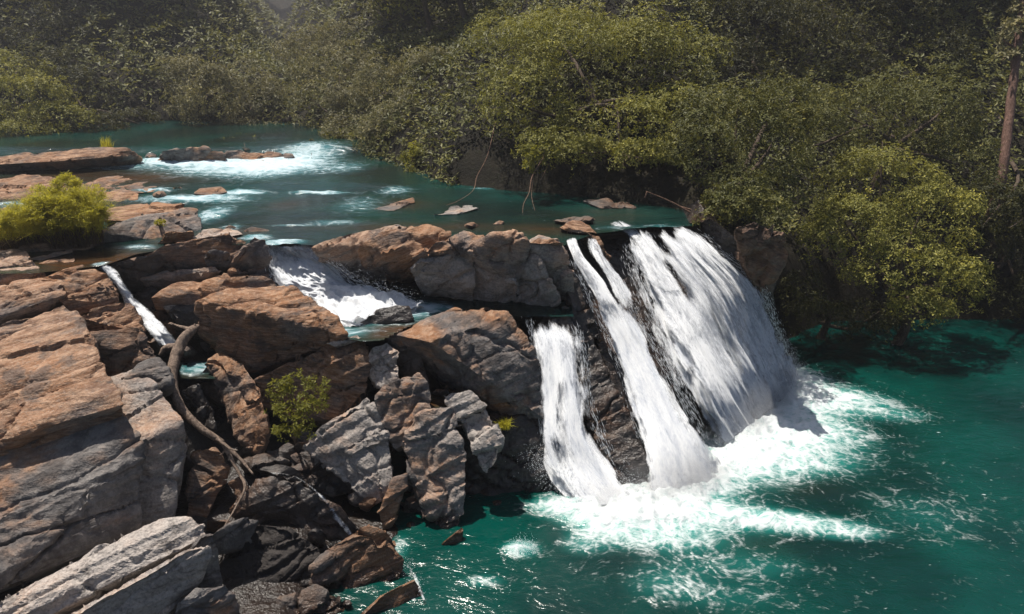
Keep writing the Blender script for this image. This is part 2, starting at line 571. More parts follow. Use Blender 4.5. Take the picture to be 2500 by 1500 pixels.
def land_z(x, y):
    d = bank_dist(x, y)
    az = x / np.maximum(y, 1)
    valley = np.exp(-((az + 0.31) / 0.10) ** 2) * sstep(24, 45, y)
    slope = 0.75 * (1 - 0.93 * valley)
    p = np.stack([x * 0.08, y * 0.08, np.zeros_like(x)], -1).reshape(-1, 3)
    n = fbm(p, 4).reshape(x.shape)
    rt = sstep(5.2, 7.6, x)
    base = -0.4 - 4.0 * rt
    h = base + 1.2 * sstep(0, 1.5, d) * (0.5 + 1.1 * rt) + slope * np.maximum(d - 0.5, 0)
    h = h + n * np.clip(d * 0.25, 0, 3.0)
    h = 9.5 - 1.5 * np.logaddexp(0, (9.5 - h) / 1.5)
    h = h + 26 * sstep(130, 250, y) * (1 + 0.25 * n)
    return np.where(d > 0, np.maximum(h, base), -50)


def ground_z(x, y):
    d = bank_dist(x, y)
    return np.where(d > 0, land_z(x, y), bed_z(x, y))


def gz(x, y):
    return float(ground_z(np.array([x]), np.array([y]))[0])


xs = np.concatenate([np.linspace(-230, -90, 30, endpoint=False), np.linspace(-90, -16, 60, endpoint=False), np.linspace(-16, 16, 260, endpoint=False), np.linspace(16, 70, 60, endpoint=False), np.linspace(70, 230, 30)])
ys = np.concatenate([np.linspace(2, 17, 120, endpoint=False), np.linspace(17, 50, 130, endpoint=False), np.linspace(50, 270, 90)])
GX, GY = np.meshgrid(xs, ys)
d = bank_dist(GX, GY)
GZ = np.where(d > 0, land_z(GX, GY), bed_z(GX, GY))
GZ = GZ + 0.10 * fbm(np.stack([GX * 1.3, GY * 1.3, GZ * 0.5], -1).reshape(-1, 3), 4).reshape(GX.shape)
V = np.stack([GX, GY, GZ], -1).reshape(-1, 3)
F = grid_faces(len(xs), len(ys))
fc = bank_dist(V[F][:, :, 0].mean(1), V[F][:, :, 1].mean(1))
me = np_mesh('ground', V, F)
me.materials.append(M_SOIL)
me.materials.append(M_ROCK)
me.polygons.foreach_set('material_index', (fc < 0.15).astype(np.int32))
ground = tag(link('ground', me), 'dark bedrock and steep forest soil under river, rocks and trees', kind='structure')
ground['tone'] = 0.35; ground['wet'] = 0.9; ground['dark'] = 0.9  # wet dark rock, deepened further for the black shade in the bottom hollow


# ------------------------------------------------------------------ upper river
def blobs(P, lst, z):
    """density field: soft blobs given as (px, py, rx, ry, strength) on the water plane z"""
    s = np.zeros(len(P))
    for px, py, rx, ry, k in lst:
        c = at(px, py, z)
        a = at(px + rx, py, z); b = at(px, py - ry, z)
        sx = abs(a[0] - c[0]); sy = abs(b[1] - c[1])
        s = s + k * np.exp(-(((P[:, 0] - c[0]) / sx) ** 2 + ((P[:, 1] - c[1]) / sy) ** 2))
    return s


FRONT = np.array([at(px, py, 0)[:2] for px, py in [(-700, 700), (-300, 672), (90, 668), (200, 655), (250, 650), (330, 622), (480, 600), (600, 598), (650, 600), (770, 600),
                                                   (850, 600), (1300, 606), (1375, 600), (1450, 572), (1540, 560), (1640, 556), (1690, 552), (1800, 545), (1900, 540)]])
nx, ny = 420, 300
sx = np.linspace(-26, 4.45, nx)
tv = np.linspace(0, 1, ny) ** 1.6
yf = np.interp(sx, FRONT[:, 0], FRONT[:, 1])
RX = np.repeat(sx[None, :], ny, 0)
RY = yf[None, :] + tv[:, None] * (46 - yf[None, :])
step1 = sstep(18.0, 19.0, RY + 0.25 * fbm(np.stack([RX * .8, RY * 0, RX * 0], -1).reshape(-1, 3), 3).reshape(RX.shape)) * sstep(-1.0, -3.5, RX)
step2 = sstep(23.4, 24.3, RY) * sstep(-4.0, -6.0, RX)
RZ = 0.10 * step1 + 0.20 * step2
P = np.stack([RX, RY, RZ], -1).reshape(-1, 3)
foam = blobs(P, [(560, 415, 180, 24, .75), (420, 402, 130, 10, .75), (700, 410, 100, 26, .62), (200, 418, 140, 6, .6), (790, 380, 80, 16, .34), (850, 420, 70, 16, .35),
                 (470, 487, 140, 10, .85), (590, 472, 60, 5, .8), (370, 468, 50, 5, .6), (520, 525, 50, 22, .60), (560, 560, 30, 14, .5),
                 (780, 472, 70, 4, .8), (970, 468, 50, 8, .42), (880, 500, 80, 24, .38), (820, 545, 90, 8, .42), (700, 552, 60, 4, .4), (690, 594, 60, 8, .85),
                 (625, 580, 40, 7, .7), (340, 605, 50, 7, .55), (245, 645, 20, 6, .6), (30, 500, 60, 10, .5), (1180, 462, 40, 3, .45), (640, 352, 120, 10, .12),
                 (1500, 556, 60, 8, .30), (1620, 556, 60, 8, .35), (750, 372, 50, 16, .18)], 0.0)
shal = blobs(P, [(230, 640, 190, 26, 1.3), (1000, 555, 260, 12, .5), (700, 500, 50, 12, .5), (1330, 565, 100, 14, .6), (380, 440, 120, 18, .9), (100, 450, 140, 30, .9),
                 (1480, 525, 130, 20, .35), (980, 500, 70, 14, .5), (560, 572, 60, 14, .7)], 0.0)
RZ = RZ.ravel() + 0.018 * fbm(P * np.array([1.2, 2.2, 1]), 3) + 0.15 * np.clip(foam, 0, 1) * (0.4 + fbm(P * np.array([2.0, 5.0, 1]), 4, .6))
P[:, 2] = RZ
me = np_mesh('upper_river', P, grid_faces(nx, ny))
attr(me, 'foam', np.clip(foam, 0, 1.2)); attr(me, 'shallow', np.clip(shal, 0, 1))
tag(link('upper_river', me, M_RIVER), 'dark green river with white riffles above the falls', kind='structure')

# ------------------------------------------------------------------ plunge pool
nx, ny = 420, 300
sx = np.concatenate([np.linspace(-6, 12, 340, endpoint=False), np.linspace(12, 45, 80)])
sy = np.linspace(3.5, 19.6, ny)
PX, PY = np.meshgrid(sx, sy)
P = np.stack([PX, PY, np.full_like(PX, -4.0)], -1).reshape(-1, 3)
foam = blobs(P, [(1560, 1235, 120, 55, 1.0), (1640, 1190, 100, 60, .8), (1500, 1270, 90, 45, .6), (1700, 1260, 130, 45, .6), (1850, 1265, 110, 22, .65), (1980, 1285, 110, 22, .6),
                 (2090, 1305, 70, 18, .45), (1640, 1325, 130, 28, .34), (1740, 1380, 150, 30, .17), (1900, 1385, 130, 40, .15), (1620, 1420, 110, 40, .25), (1780, 1040, 90, 90, 1.0),
                 (1880, 980, 110, 60, 1.1), (1990, 960, 110, 36, .75), (2090, 985, 110, 24, .55), (1900, 1060, 130, 45, .7), (2010, 1060, 130, 40, .42), (1850, 1130, 150, 40, .55), (2000, 1130, 120, 30, .30),
                 (2200, 1015, 90, 16, .35), (1270, 1340, 42, 20, .85), (1180, 1420, 60, 18, .40), (1420, 1330, 60, 30, .35), (1780, 1460, 200, 40, .2),
                 (975, 1340, 30, 40, .38), (1010, 1440, 14, 30, .6), (2250, 1260, 160, 60, .18), (2330, 1230, 200, 120, .10), (1940, 915, 60, 24, .8), (1340, 1235, 60, 26, .5), (1450, 1240, 80, 36, 1.1), (1500, 1225, 60, 30, .8), (1745, 1145, 60, 40, .9), (1700, 1180, 60, 40, .5)], -4.0)
sh_ = blobs(P, [(1900, 1175, 130, 30, .45), (1830, 1330, 120, 30, .25)], -4.0)
foam = 1.25 * (1 - np.exp(-0.95 * foam - 0.06 * blobs(P, [(1700, 1200, 420, 200, 1.0), (1950, 1030, 330, 110, .8), (1750, 1400, 330, 90, .7)], -4.0)))
r = np.clip(foam, 0, 1)
wave = 0.030 * fbm(np.c_[P[:, 0] * 1.1 + P[:, 1] * .6, P[:, 1] * 2.4 - P[:, 0], P[:, 0] * 0], 4)
P[:, 2] += wave + r ** 2 * (0.05 + 0.15 * (1 - np.abs(fbm(P * np.array([3.1, 3.1, 1]), 4, .6)) * 2.2) * np.clip(r, 0, 1) + 0.05 * fbm(P * np.array([9, 9, 1]), 3))
me = np_mesh('plunge_pool', P, grid_faces(nx, ny))
attr(me, 'foam', np.clip(foam, 0, 1.25)); attr(me, 'shallow', np.clip(sh_, 0, 1) * 0.5)
tag(link('plunge_pool', me, M_POOL), 'teal plunge pool with white foam below the falls', kind='structure')


# ------------------------------------------------------------------ rocks
def rock(name, label, pts, thick=None, tone=0.5, wet=0.0, dark=0.0, rnd=3, amp=1.0, strat=1.0, res=1.0, cat='rock', back=0.8, group=None, parent=None, pale=0.0, jk=1.0):
    """a solid stone: its visible corners as (px, py, height), a body that runs back into the bank, then chipped and bedded"""
    Wp = np.array([at(*p) for p in pts])
    c = Wp.mean(0)
    Wp = c + (Wp - c) * 1.08
    size = np.linalg.norm(Wp.max(0) - Wp.min(0))
    if thick is None:
        thick = 0.45 * size
    dv = c - CAM
    dep = np.linalg.norm(dv)
    dv = dv / dep * 0.75 + np.array([0, 0, -0.35])
    dv /= np.linalg.norm(dv)
    Bk = c + (Wp - c) * back + dv * thick
    bm = bmesh.new()
    for p in np.vstack([Wp, Bk]):
        bm.verts.new(p)
    g = bmesh.ops.convex_hull(bm, input=bm.verts[:])
    bmesh.ops.delete(bm, geom=list({v for v in g['geom_interior'] + g['geom_unused'] if isinstance(v, bmesh.types.BMVert) and v.is_valid}), context='VERTS')
    bmesh.ops.dissolve_limit(bm, angle_limit=R(4), verts=bm.verts[:], edges=bm.edges[:])
    bmesh.ops.triangulate(bm, faces=bm.faces[:])
    L = max(0.0034 * dep, size / 105) / res
    for _ in range(9):
        es = [e for e in bm.edges if e.calc_length() > L * 1.4]
        if not es:
            break
        bmesh.ops.subdivide_edges(bm, edges=es, cuts=1)
        bmesh.ops.triangulate(bm, faces=[f for f in bm.faces if len(f.verts) > 3])
    for _ in range(int(round(rnd * 0.4))):
        bmesh.ops.smooth_vert(bm, verts=bm.verts[:], factor=0.5, use_axis_x=True, use_axis_y=True, use_axis_z=True)
    hull = np.vstack([Wp, Bk])
    hc, hs = (hull.max(0) + hull.min(0)) / 2, hull.max(0) - hull.min(0)
    cs = np.array([v.co for v in bm.verts]); k_ = np.minimum(hs / (cs.max(0) - cs.min(0) + 1e-6), 1.4); cc = (cs.max(0) + cs.min(0)) / 2
    for v in bm.verts:
        v.co = Vector((np.array(v.co) - cc) * k_ + hc)
    bmesh.ops.recalc_face_normals(bm, faces=bm.faces[:])
    me = bpy.data.meshes.new(name)
    bm.to_mesh(me)
    bm.free()
    n = len(me.vertices)
    co = np.empty(n * 3, dtype=np.float32); me.vertices.foreach_get('co', co); co = co.reshape(-1, 3).astype(float)
    nr = np.empty(n * 3, dtype=np.float32); me.vertex_normals.foreach_get('vector', nr); nr = nr.reshape(-1, 3).astype(float)
    s = min(size, 1.6)
    h = co @ BED + 0.10 * fbm(co * 1.7, 3)
    lay = vnoise(np.c_[h * 5.5, h * 0 + 3.3, h * 0]) * 0.6 + vnoise(np.c_[h * 13, h * 0 + 7.1, h * 0]) * 0.4
    lay = lay * 0.3 + np.round(lay * 3.2) / 3.2 * 0.7
    if name == 'rock_slab':
        amp, strat, jk = amp * 0.4, strat * 0.9, jk * 0.7
    fac = fbm(co * (1.9 / s) + 11.0, 2)
    fac = np.round(fac * 5) / 5
    chips = fbm(co * (2.6 / s) + 5.0, 4, 0.55)
    cell = np.abs(fbm(co * (1.5 / s) + 2.0, 3))
    dsp = amp * s * (0.035 * chips + 0.06 * fac - 0.045 * np.exp(-(cell / 0.04) ** 2)) + strat * 0.050 * lay * min(1.0, s)
    co = co + nr * dsp[:, None] + 0.006 * s * amp * np.c_[vnoise(co * 9), vnoise(co * 9 + 40), vnoise(co * 9 + 80)]
    # joints: the stone is broken into blocks along and across its bedding
    rk = np.random.default_rng(abs(hash((round(c[0], 2), round(c[1], 2)))) % 99991)
    m_ = int(np.clip((3 if name == 'rock_slab' else 4) * size, 3, 12))
    sd_ = co.min(0) + rk.random((m_, 3)) * (co.max(0) - co.min(0))
    wob = co + 0.06 * s * np.c_[fbm(co * 3 / s, 3), fbm(co * 3 / s + 30, 3), fbm(co * 3 / s + 60, 3)]
    dd_ = np.stack([np.sqrt((((wob - q) - ((wob - q) @ BED)[:, None] * BED) ** 2).sum(1) * 0.55 + (((wob - q) @ BED) * 1.9) ** 2) for q in sd_], 1)
    o1 = np.argsort(dd_, axis=1)[:, :2]
    f1 = np.take_along_axis(dd_, o1, 1)
    gap_ = (f1[:, 1] - f1[:, 0])
    off_ = rk.uniform(-1, 1, m_)[o1[:, 0]]
    jn = jk * (0.6 if name == 'boulder' else 1.0) * s * (0.035 * off_ * sstep(0, 0.05 * s, gap_) - 0.05 * np.exp(-(gap_ / (0.022 * s + 0.006)) ** 2))
    co = co + nr * jn[:, None]
    bp = np.array([c[0], c[1], co[:, 2].min()])
    me.vertices.foreach_set('co', (co - bp).astype(np.float32).ravel())
    me.polygons.foreach_set('use_smooth', np.ones(len(me.polygons), dtype=bool))
    me.update()
    me.set_sharp_from_angle(angle=R(42))
    o = link(name, me, M_ROCK, parent, bp)
    if parent is None:
        tag(o, label, cat, group, 'thing')
    o['pale'] = float(pale)
    o['swirl'] = 0.35 if name in ('rock_slab', 'rock_block') else 1.3
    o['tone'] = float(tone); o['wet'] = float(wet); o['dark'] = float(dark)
    return o


S = 'rock_slab'; B = 'boulder'; K = 'rock_block'; N_ = 'rock'
# name, label, points, options
ROCKS = [
 # --- sunlit slabs on the left
 (S, 'thin pale slab at the left edge beside the brown pool', [(-90, 618, .14), (50, 609, .14), (78, 636, .10), (84, 655, -.04), (-90, 668, -.04)], dict(pale=0.2, tone=.72, thick=.8)),
 (S, 'narrow pale slab just below the thin slab at the left edge', [(-90, 662, .02), (82, 652, .02), (104, 668, -.06), (98, 690, -.28), (-90, 706, -.28)], dict(pale=0.3, tone=.66, thick=.8)),
 (S, 'long tan slab with dark crack under it at left edge', [(-90, 715, -.06), (60, 690, -.06), (140, 685, -.12), (150, 720, -.2), (110, 752, -.42), (-90, 800, -.5)], dict(pale=0.08, tone=.75, thick=.9)),
 (S, 'orange slab edging the brown pool left of the rivulet', [(90, 690, -.08), (150, 662, .02), (200, 647, .02), (255, 668, -.1), (262, 690, -.28), (170, 722, -.34), (110, 720, -.3)], dict(tone=.85, thick=.8)),
 (K, 'small orange block left of the rivulet top', [(140, 730, -.25), (200, 702, -.2), (262, 683, -.2), (285, 705, -.32), (290, 742, -.56), (195, 772, -.66), (160, 755, -.52)], dict(tone=.9, thick=.8)),
 (K, 'orange block with rounded corner beside the narrow rivulet', [(190, 775, -.5), (225, 752, -.42), (305, 736, -.44), (330, 775, -.66), (345, 812, -.86), (215, 830, -.95), (196, 800, -.75)], dict(tone=.92, thick=.9)),
 (K, 'dark brown block face leaning over the rivulet foot', [(212, 826, -.8), (340, 806, -.76), (372, 852, -1.02), (378, 900, -1.3), (300, 922, -1.5), (268, 915, -1.45)], dict(tone=.8, dark=.35, thick=.9)),
 (S, 'broken tan ledge with notches above the broadest slab', [(-90, 822, -.48), (60, 772, -.36), (150, 750, -.36), (188, 772, -.48), (192, 800, -.6), (60, 838, -.72), (-90, 868, -.75)], dict(pale=0.06, tone=.8, thick=.9, amp=1.4)),
 (S, 'broadest sunlit tan slab at the left edge', [(-90, 866, -.66), (60, 828, -.6), (185, 792, -.56), (232, 868, -.82), (284, 984, -1.15), (262, 1004, -1.35), (120, 1048, -1.5), (-90, 1092, -1.55)], dict(pale=0.06, tone=.85, thick=1.1, strat=1.5)),
 (S, 'brown bedded band under the broadest tan slab', [(-90, 1072, -1.42), (120, 1036, -1.42), (276, 992, -1.3), (292, 1018, -1.5), (150, 1092, -1.8), (-90, 1164, -1.95)], dict(tone=.9, dark=.15, thick=1.0, strat=1.8)),
 (S, 'steep dark grey slab face at lower left', [(-90, 1150, -1.86), (140, 1085, -1.72), (285, 1010, -1.45), (334, 1086, -1.75), (338, 1120, -1.95), (325, 1290, -2.9), (250, 1322, -3.0), (236, 1205, -2.2), (-90, 1470, -2.95), (-90, 1330, -2.5)], dict(tone=.18, dark=.22, thick=1.2, strat=1.3, rnd=2)),
 (S, 'pale grey leaning slab with shadowed side beside the driftwood', [(270, 938, -1.42), (338, 914, -1.36), (378, 942, -1.42), (442, 1034, -1.8), (448, 1062, -2.0), (418, 1140, -2.4), (402, 1200, -2.75), (424, 1282, -3.2), (330, 1296, -3.15), (338, 1090, -1.95)], dict(pale=0.25, tone=.3, thick=.8, rnd=3, strat=.8)),
 (B, 'smooth rounded grey stone wedged behind the driftwood', [(296, 922, -1.32), (350, 888, -1.2), (385, 880, -1.18), (408, 902, -1.25), (410, 940, -1.46), (370, 958, -1.6), (310, 945, -1.5)], dict(tone=.3, dark=.3, thick=.5, rnd=8)),
 (S, 'long pale grey plank of rock across the bottom left corner', [(-90, 1520, -2.5), (0, 1470, -2.48), (240, 1346, -2.42), (350, 1284, -2.3), (440, 1270, -2.28), (486, 1290, -2.4), (490, 1316, -2.52), (430, 1346, -2.5), (220, 1446, -2.62), (60, 1530, -2.75)], dict(pale=0.55, tone=.3, thick=.9, strat=1.3)),
 (S, 'pale plank with brown flank below it at the bottom edge', [(120, 1530, -2.6), (300, 1428, -2.5), (450, 1346, -2.4), (500, 1336, -2.45), (512, 1362, -2.6), (480, 1440, -3.05), (380, 1520, -3.2), (200, 1560, -3.0)], dict(pale=0.45, tone=.42, thick=.9, strat=1.5)),
 (K, 'smooth dark grey faced block at the end of the lower plank', [(486, 1312, -2.42), (520, 1302, -2.5), (534, 1340, -2.72), (542, 1436, -3.3), (486, 1462, -3.35), (470, 1400, -2.95), (462, 1345, -2.5)], dict(tone=.12, dark=.2, thick=.7, strat=.4)),
 (B, 'rounded grey boulder cut by the bottom edge', [(436, 1476, -3.0), (480, 1440, -2.9), (545, 1433, -2.92), (572, 1455, -3.05), (584, 1530, -3.5), (430, 1540, -3.45)], dict(tone=.25, dark=.15, thick=.8, rnd=6, strat=.5)),
 (N_, 'thin dark shard with pale rim right of the long plank', [(500, 1318, -2.9), (560, 1280, -2.85), (600, 1264, -2.85), (628, 1276, -3.0), (590, 1345, -3.4), (548, 1352, -3.35)], dict(tone=.3, dark=.35, thick=.4)),
 # --- slabs and blocks between brown pool and chute
 (S, 'dark grey wedge slab with flat tan top beside the grass', [(228, 592, .0), (250, 566, .22), (330, 528, .34), (440, 510, .36), (472, 512, .34), (478, 560, .02), (430, 592, -.12), (290, 600, -.14), (265, 592, -.05)], dict(tone=.25, dark=.12, thick=1.0, rnd=2)),
 (S, 'flat reddish slab behind the dark grey wedge', [(262, 536, .16), (270, 510, .2), (340, 500, .2), (440, 502, .22), (445, 520, .2), (330, 540, .12)], dict(tone=.8, thick=.6)),
 (K, 'small tan block on the wedge slab right end', [(384, 596, .0), (398, 574, .2), (430, 566, .24), (470, 568, .2), (476, 592, -.02), (395, 610, -.12)], dict(tone=.85, thick=.5)),
 (S, 'pale thin slab at the water left of the chute', [(470, 578, .12), (500, 562, .16), (560, 556, .14), (590, 572, .05), (500, 588, .06)], dict(pale=0.4, tone=.4, thick=.4)),
 (B, 'broad rusty brown boulder left of the chute top', [(318, 652, -.3), (400, 604, .1), (480, 580, .2), (555, 568, .24), (590, 590, .05), (588, 640, -.35), (500, 662, -.5), (400, 672, -.56), (340, 672, -.5)], dict(tone=.8, dark=.12, thick=.9, rnd=4)),
 (K, 'small dark grey block set in the rusty boulder', [(495, 626, -.12), (522, 612, .0), (560, 618, -.05), (565, 650, -.36), (505, 654, -.4)], dict(tone=.1, dark=.3, thick=.4)),
 (B, 'grey speckled boulder at the left lip of the chute', [(566, 628, -.08), (590, 600, .14), (620, 582, .25), (645, 588, .2), (656, 628, -.12), (640, 656, -.42), (590, 662, -.48), (568, 655, -.4)], dict(tone=.35, dark=.15, thick=.7, rnd=5)),
 (S, 'dark tilted slab right of the rivulet head', [(268, 650, -.14), (330, 636, -.06), (388, 622, .02), (396, 640, -.16), (350, 690, -.6), (305, 700, -.7), (290, 670, -.35)], dict(tone=.3, dark=.4, wet=.4, thick=.7)),
 (S, 'tan topped slab with dark underside right of the rivulet', [(352, 682, -.5), (420, 660, -.36), (520, 648, -.32), (535, 664, -.42), (480, 690, -.66), (370, 702, -.76)], dict(pale=0.2, tone=.55, thick=.7)),
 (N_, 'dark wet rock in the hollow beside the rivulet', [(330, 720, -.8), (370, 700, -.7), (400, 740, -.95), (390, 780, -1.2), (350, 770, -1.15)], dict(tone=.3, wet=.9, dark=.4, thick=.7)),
 (S, 'rusty slab above the large brown boulder', [(375, 726, -.68), (430, 690, -.52), (500, 682, -.5), (560, 690, -.52), (545, 712, -.66), (470, 740, -.86), (390, 748, -.92)], dict(tone=.78, thick=.7)),
 (S, 'brown slab with rough top touching the chute', [(540, 700, -.56), (560, 682, -.44), (640, 678, -.44), (665, 690, -.55), (680, 715, -.7), (600, 722, -.72)], dict(tone=.75, dark=.2, thick=.6)),
 (K, 'flaky grey stone pile between the slabs and the chute', [(530, 680, -.5), (560, 664, -.38), (640, 648, -.34), (655, 668, -.48), (640, 690, -.66), (550, 696, -.68)], dict(tone=.4, dark=.2, thick=.5, amp=1.6)),
 (B, 'large rust brown boulder beside the white chute', [(488, 742, -.72), (560, 716, -.56), (690, 704, -.52), (760, 736, -.66), (812, 776, -.84), (838, 822, -1.1), (800, 846, -1.35), (700, 880, -1.75), (600, 906, -2.0), (540, 860, -1.75), (496, 808, -1.35), (640, 770, -.68)], dict(tone=.86, thick=1.2, rnd=5)),
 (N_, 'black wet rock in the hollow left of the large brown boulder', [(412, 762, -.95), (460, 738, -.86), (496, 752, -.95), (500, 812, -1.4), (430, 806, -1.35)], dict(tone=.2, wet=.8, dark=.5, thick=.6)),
 (S, 'thin pale ledge over the black hollow', [(400, 748, -.86), (450, 736, -.82), (490, 728, -.78), (492, 738, -.84), (410, 758, -.95)], dict(pale=0.4, tone=.5, thick=.3)),
 (B, 'rusty brown boulder behind the leafy shrub', [(632, 926, -1.85), (700, 886, -1.55), (800, 848, -1.38), (872, 836, -1.32), (888, 880, -1.55), (886, 960, -2.1), (820, 1016, -2.55), (720, 1010, -2.55), (650, 990, -2.4)], dict(tone=.8, dark=.18, thick=1.1, rnd=5)),
 (B, 'rough brown boulder with rubbly top left of the shrub', [(502, 890, -1.75), (540, 866, -1.66), (590, 888, -1.7), (630, 950, -2.0), (648, 1046, -2.6), (628, 1092, -2.95), (585, 1060, -2.8), (528, 975, -2.35), (512, 930, -2.1)], dict(tone=.6, dark=.1, thick=.8, amp=1.4)),
 (B, 'speckled grey boulder with tapering foot right of the shrub', [(748, 1094, -2.75), (790, 1044, -2.4), (850, 1000, -2.2), (895, 976, -2.1), (926, 1004, -2.25), (950, 1110, -2.9), (946, 1196, -3.4), (918, 1226, -3.65), (880, 1190, -3.4), (830, 1120, -3.0)], dict(pale=0.3, tone=.22, thick=.9, rnd=3)),
 (N_, 'pale rubbly rock on top of the orange and grey slabs', [(892, 884, -1.55), (900, 856, -1.34), (945, 836, -1.28), (972, 862, -1.42), (966, 918, -1.8), (935, 945, -2.0), (902, 930, -1.9)], dict(pale=0.5, tone=.45, thick=.6, amp=1.8)),
 (B, 'orange and grey slab leaning above the longest rock', [(922, 970, -2.0), (960, 936, -1.82), (1020, 922, -1.76), (1050, 962, -2.0), (1048, 1010, -2.3), (1005, 1066, -2.65), (966, 1090, -2.8), (932, 1030, -2.4)], dict(tone=.5, thick=.7)),
 (B, 'longest orange stained grey rock reaching down to the pool', [(984, 1086, -2.65), (1022, 1024, -2.3), (1080, 1000, -2.2), (1106, 1006, -2.24), (1122, 1084, -2.7), (1134, 1130, -3.0), (1128, 1240, -3.7), (1096, 1312, -4.2), (1064, 1270, -3.95), (1040, 1165, -3.25), (1004, 1116, -2.85)], dict(pale=0.15, tone=.52, thick=.8, rnd=3)),
 (N_, 'pale grey sliver of rock leaning right of the longest rock', [(1090, 972, -2.1), (1150, 966, -2.06), (1182, 992, -2.2), (1224, 1070, -2.68), (1206, 1118, -2.95), (1186, 1152, -3.2), (1160, 1070, -2.7), (1158, 1004, -2.3)], dict(pale=0.45, tone=.3, thick=.45)),
 (B, 'dark wet boulder at the pool edge under the grey sliver', [(1118, 1060, -2.9), (1170, 1010, -2.7), (1250, 1030, -2.75), (1322, 1010, -2.7), (1340, 1130, -3.5), (1300, 1220, -4.15), (1180, 1250, -4.3), (1125, 1230, -4.2)], dict(tone=.35, wet=1, dark=.45, thick=1.0)),
 (B, 'big square shouldered boulder with flat tan top', [(986, 822, -1.2), (1050, 784, -1.02), (1150, 757, -.92), (1236, 768, -.98), (1268, 812, -1.26), (1300, 880, -1.75), (1330, 960, -2.3), (1320, 1016, -2.65), (1220, 1006, -2.7), (1110, 950, -2.4), (1020, 872, -1.75), (1215, 782, -.98), (1060, 838, -1.12)], dict(tone=.42, dark=.12, thick=1.4, rnd=3, strat=.6)),
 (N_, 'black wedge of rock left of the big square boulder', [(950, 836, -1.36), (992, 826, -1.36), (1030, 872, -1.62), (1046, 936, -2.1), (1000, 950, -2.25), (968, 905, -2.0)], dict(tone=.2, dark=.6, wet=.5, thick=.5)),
 (N_, 'crumbly brown stones perched above the black wedge', [(948, 826, -1.28), (975, 810, -1.2), (1005, 822, -1.25), (1000, 845, -1.42), (960, 848, -1.45)], dict(tone=.5, thick=.3, amp=1.8)),
 (B, 'smooth black wet rock at the foot of the chute', [(862, 806, -1.24), (900, 768, -1.0), (965, 750, -.9), (990, 752, -.92), (1000, 778, -1.1), (950, 798, -1.25), (890, 812, -1.3)], dict(tone=.15, wet=.8, dark=.45, thick=.5, rnd=5)),
 (S, 'flat brown flake in the shallow water beside the big square boulder', [(1060, 770, -1.06), (1110, 754, -1.0), (1124, 758, -1.02), (1080, 776, -1.12)], dict(tone=.7, thick=.2)),
 (S, 'pale slate lying at the end of the large brown boulder', [(800, 838, -1.2), (870, 818, -1.12), (880, 826, -1.16), (820, 846, -1.26)], dict(pale=0.5, tone=.4, thick=.15)),
 # --- row of boulders on the lip
 (B, 'tan flat topped boulder at the right lip of the chute', [(772, 606, .06), (850, 572, .28), (960, 553, .32), (985, 560, .3), (900, 598, .1), (888, 640, -.32), (950, 656, -.5), (880, 652, -.5), (800, 640, -.4), (785, 625, -.2)], dict(pale=0.15, tone=.72, thick=1.0)),
 (B, 'orange boulder second from the chute in the lip row', [(884, 602, .12), (940, 570, .32), (1040, 553, .34), (1094, 566, .28), (1098, 580, .2), (1040, 626, -.1), (1000, 652, -.42), (940, 660, -.52), (890, 640, -.3)], dict(tone=.88, thick=1.0, rnd=5)),
 (B, 'low tan boulder behind the grey lip boulder', [(1012, 626, -.04), (1062, 590, .22), (1130, 570, .3), (1172, 578, .28), (1184, 594, .2), (1140, 622, -.05), (1030, 640, -.2)], dict(tone=.6, thick=.8, rnd=4)),
 (B, 'ribbed grey boulder overhanging the shallow channel', [(1004, 656, -.32), (1030, 634, -.12), (1140, 616, -.04), (1158, 626, -.1), (1152, 690, -.66), (1146, 728, -1.1), (1070, 722, -1.1), (1024, 694, -.76)], dict(pale=0.3, tone=.12, thick=.9, amp=1.3)),
 (B, 'rust topped boulder with grey front in the middle of the lip row', [(1152, 616, .06), (1200, 580, .34), (1255, 574, .36), (1284, 592, .24), (1284, 660, -.4), (1262, 696, -.66), (1200, 660, -.38), (1158, 640, -.2)], dict(pale=0.12, tone=.66, thick=.9, rnd=3)),
 (B, 'pinkish grey boulder below the rust topped one', [(1142, 656, -.4), (1172, 636, -.24), (1230, 664, -.42), (1264, 692, -.6), (1258, 738, -1.16), (1150, 726, -1.12)], dict(pale=0.35, tone=.38, thick=.7, amp=1.2)),
 (B, 'grey and orange boulder fourth along the lip row', [(1264, 650, -.3), (1284, 622, -.06), (1310, 630, -.1), (1344, 690, -.56), (1358, 732, -1.0), (1312, 752, -1.24), (1266, 744, -1.2), (1256, 700, -.76)], dict(pale=0.25, tone=.42, thick=.8, amp=1.2)),
 (S, 'slender tilted slab at the right end of the lip row', [(1290, 600, .14), (1320, 582, .22), (1366, 590, .16), (1384, 630, -.14), (1396, 690, -.66), (1404, 742, -1.2), (1382, 738, -1.2), (1336, 656, -.4)], dict(pale=0.25, tone=.45, thick=.8)),
 (N_, 'small smooth tan cap stone on the slender tilted slab', [(1290, 594, .2), (1318, 576, .3), (1350, 582, .27), (1374, 594, .18), (1330, 598, .18)], dict(tone=.72, thick=.3, rnd=5)),
 (B, 'low brown dome awash at the crest of the falls', [(1352, 538, .08), (1390, 526, .18), (1430, 524, .18), (1448, 536, .1), (1400, 546, .08)], dict(tone=.45, dark=.3, wet=.5, thick=.3, rnd=5)),
 (B, 'smooth orange dome at the crest of the falls', [(1366, 555, .1), (1400, 540, .22), (1436, 546, .2), (1456, 570, .02), (1420, 568, .08), (1380, 562, .1)], dict(tone=.85, thick=.5, rnd=5)),
 (N_, 'yellow brown rib of rock between the first two strands', [(1440, 574, .04), (1462, 578, .02), (1490, 628, -.34), (1486, 644, -.5), (1462, 620, -.32)], dict(tone=.8, wet=.2, thick=.5)),
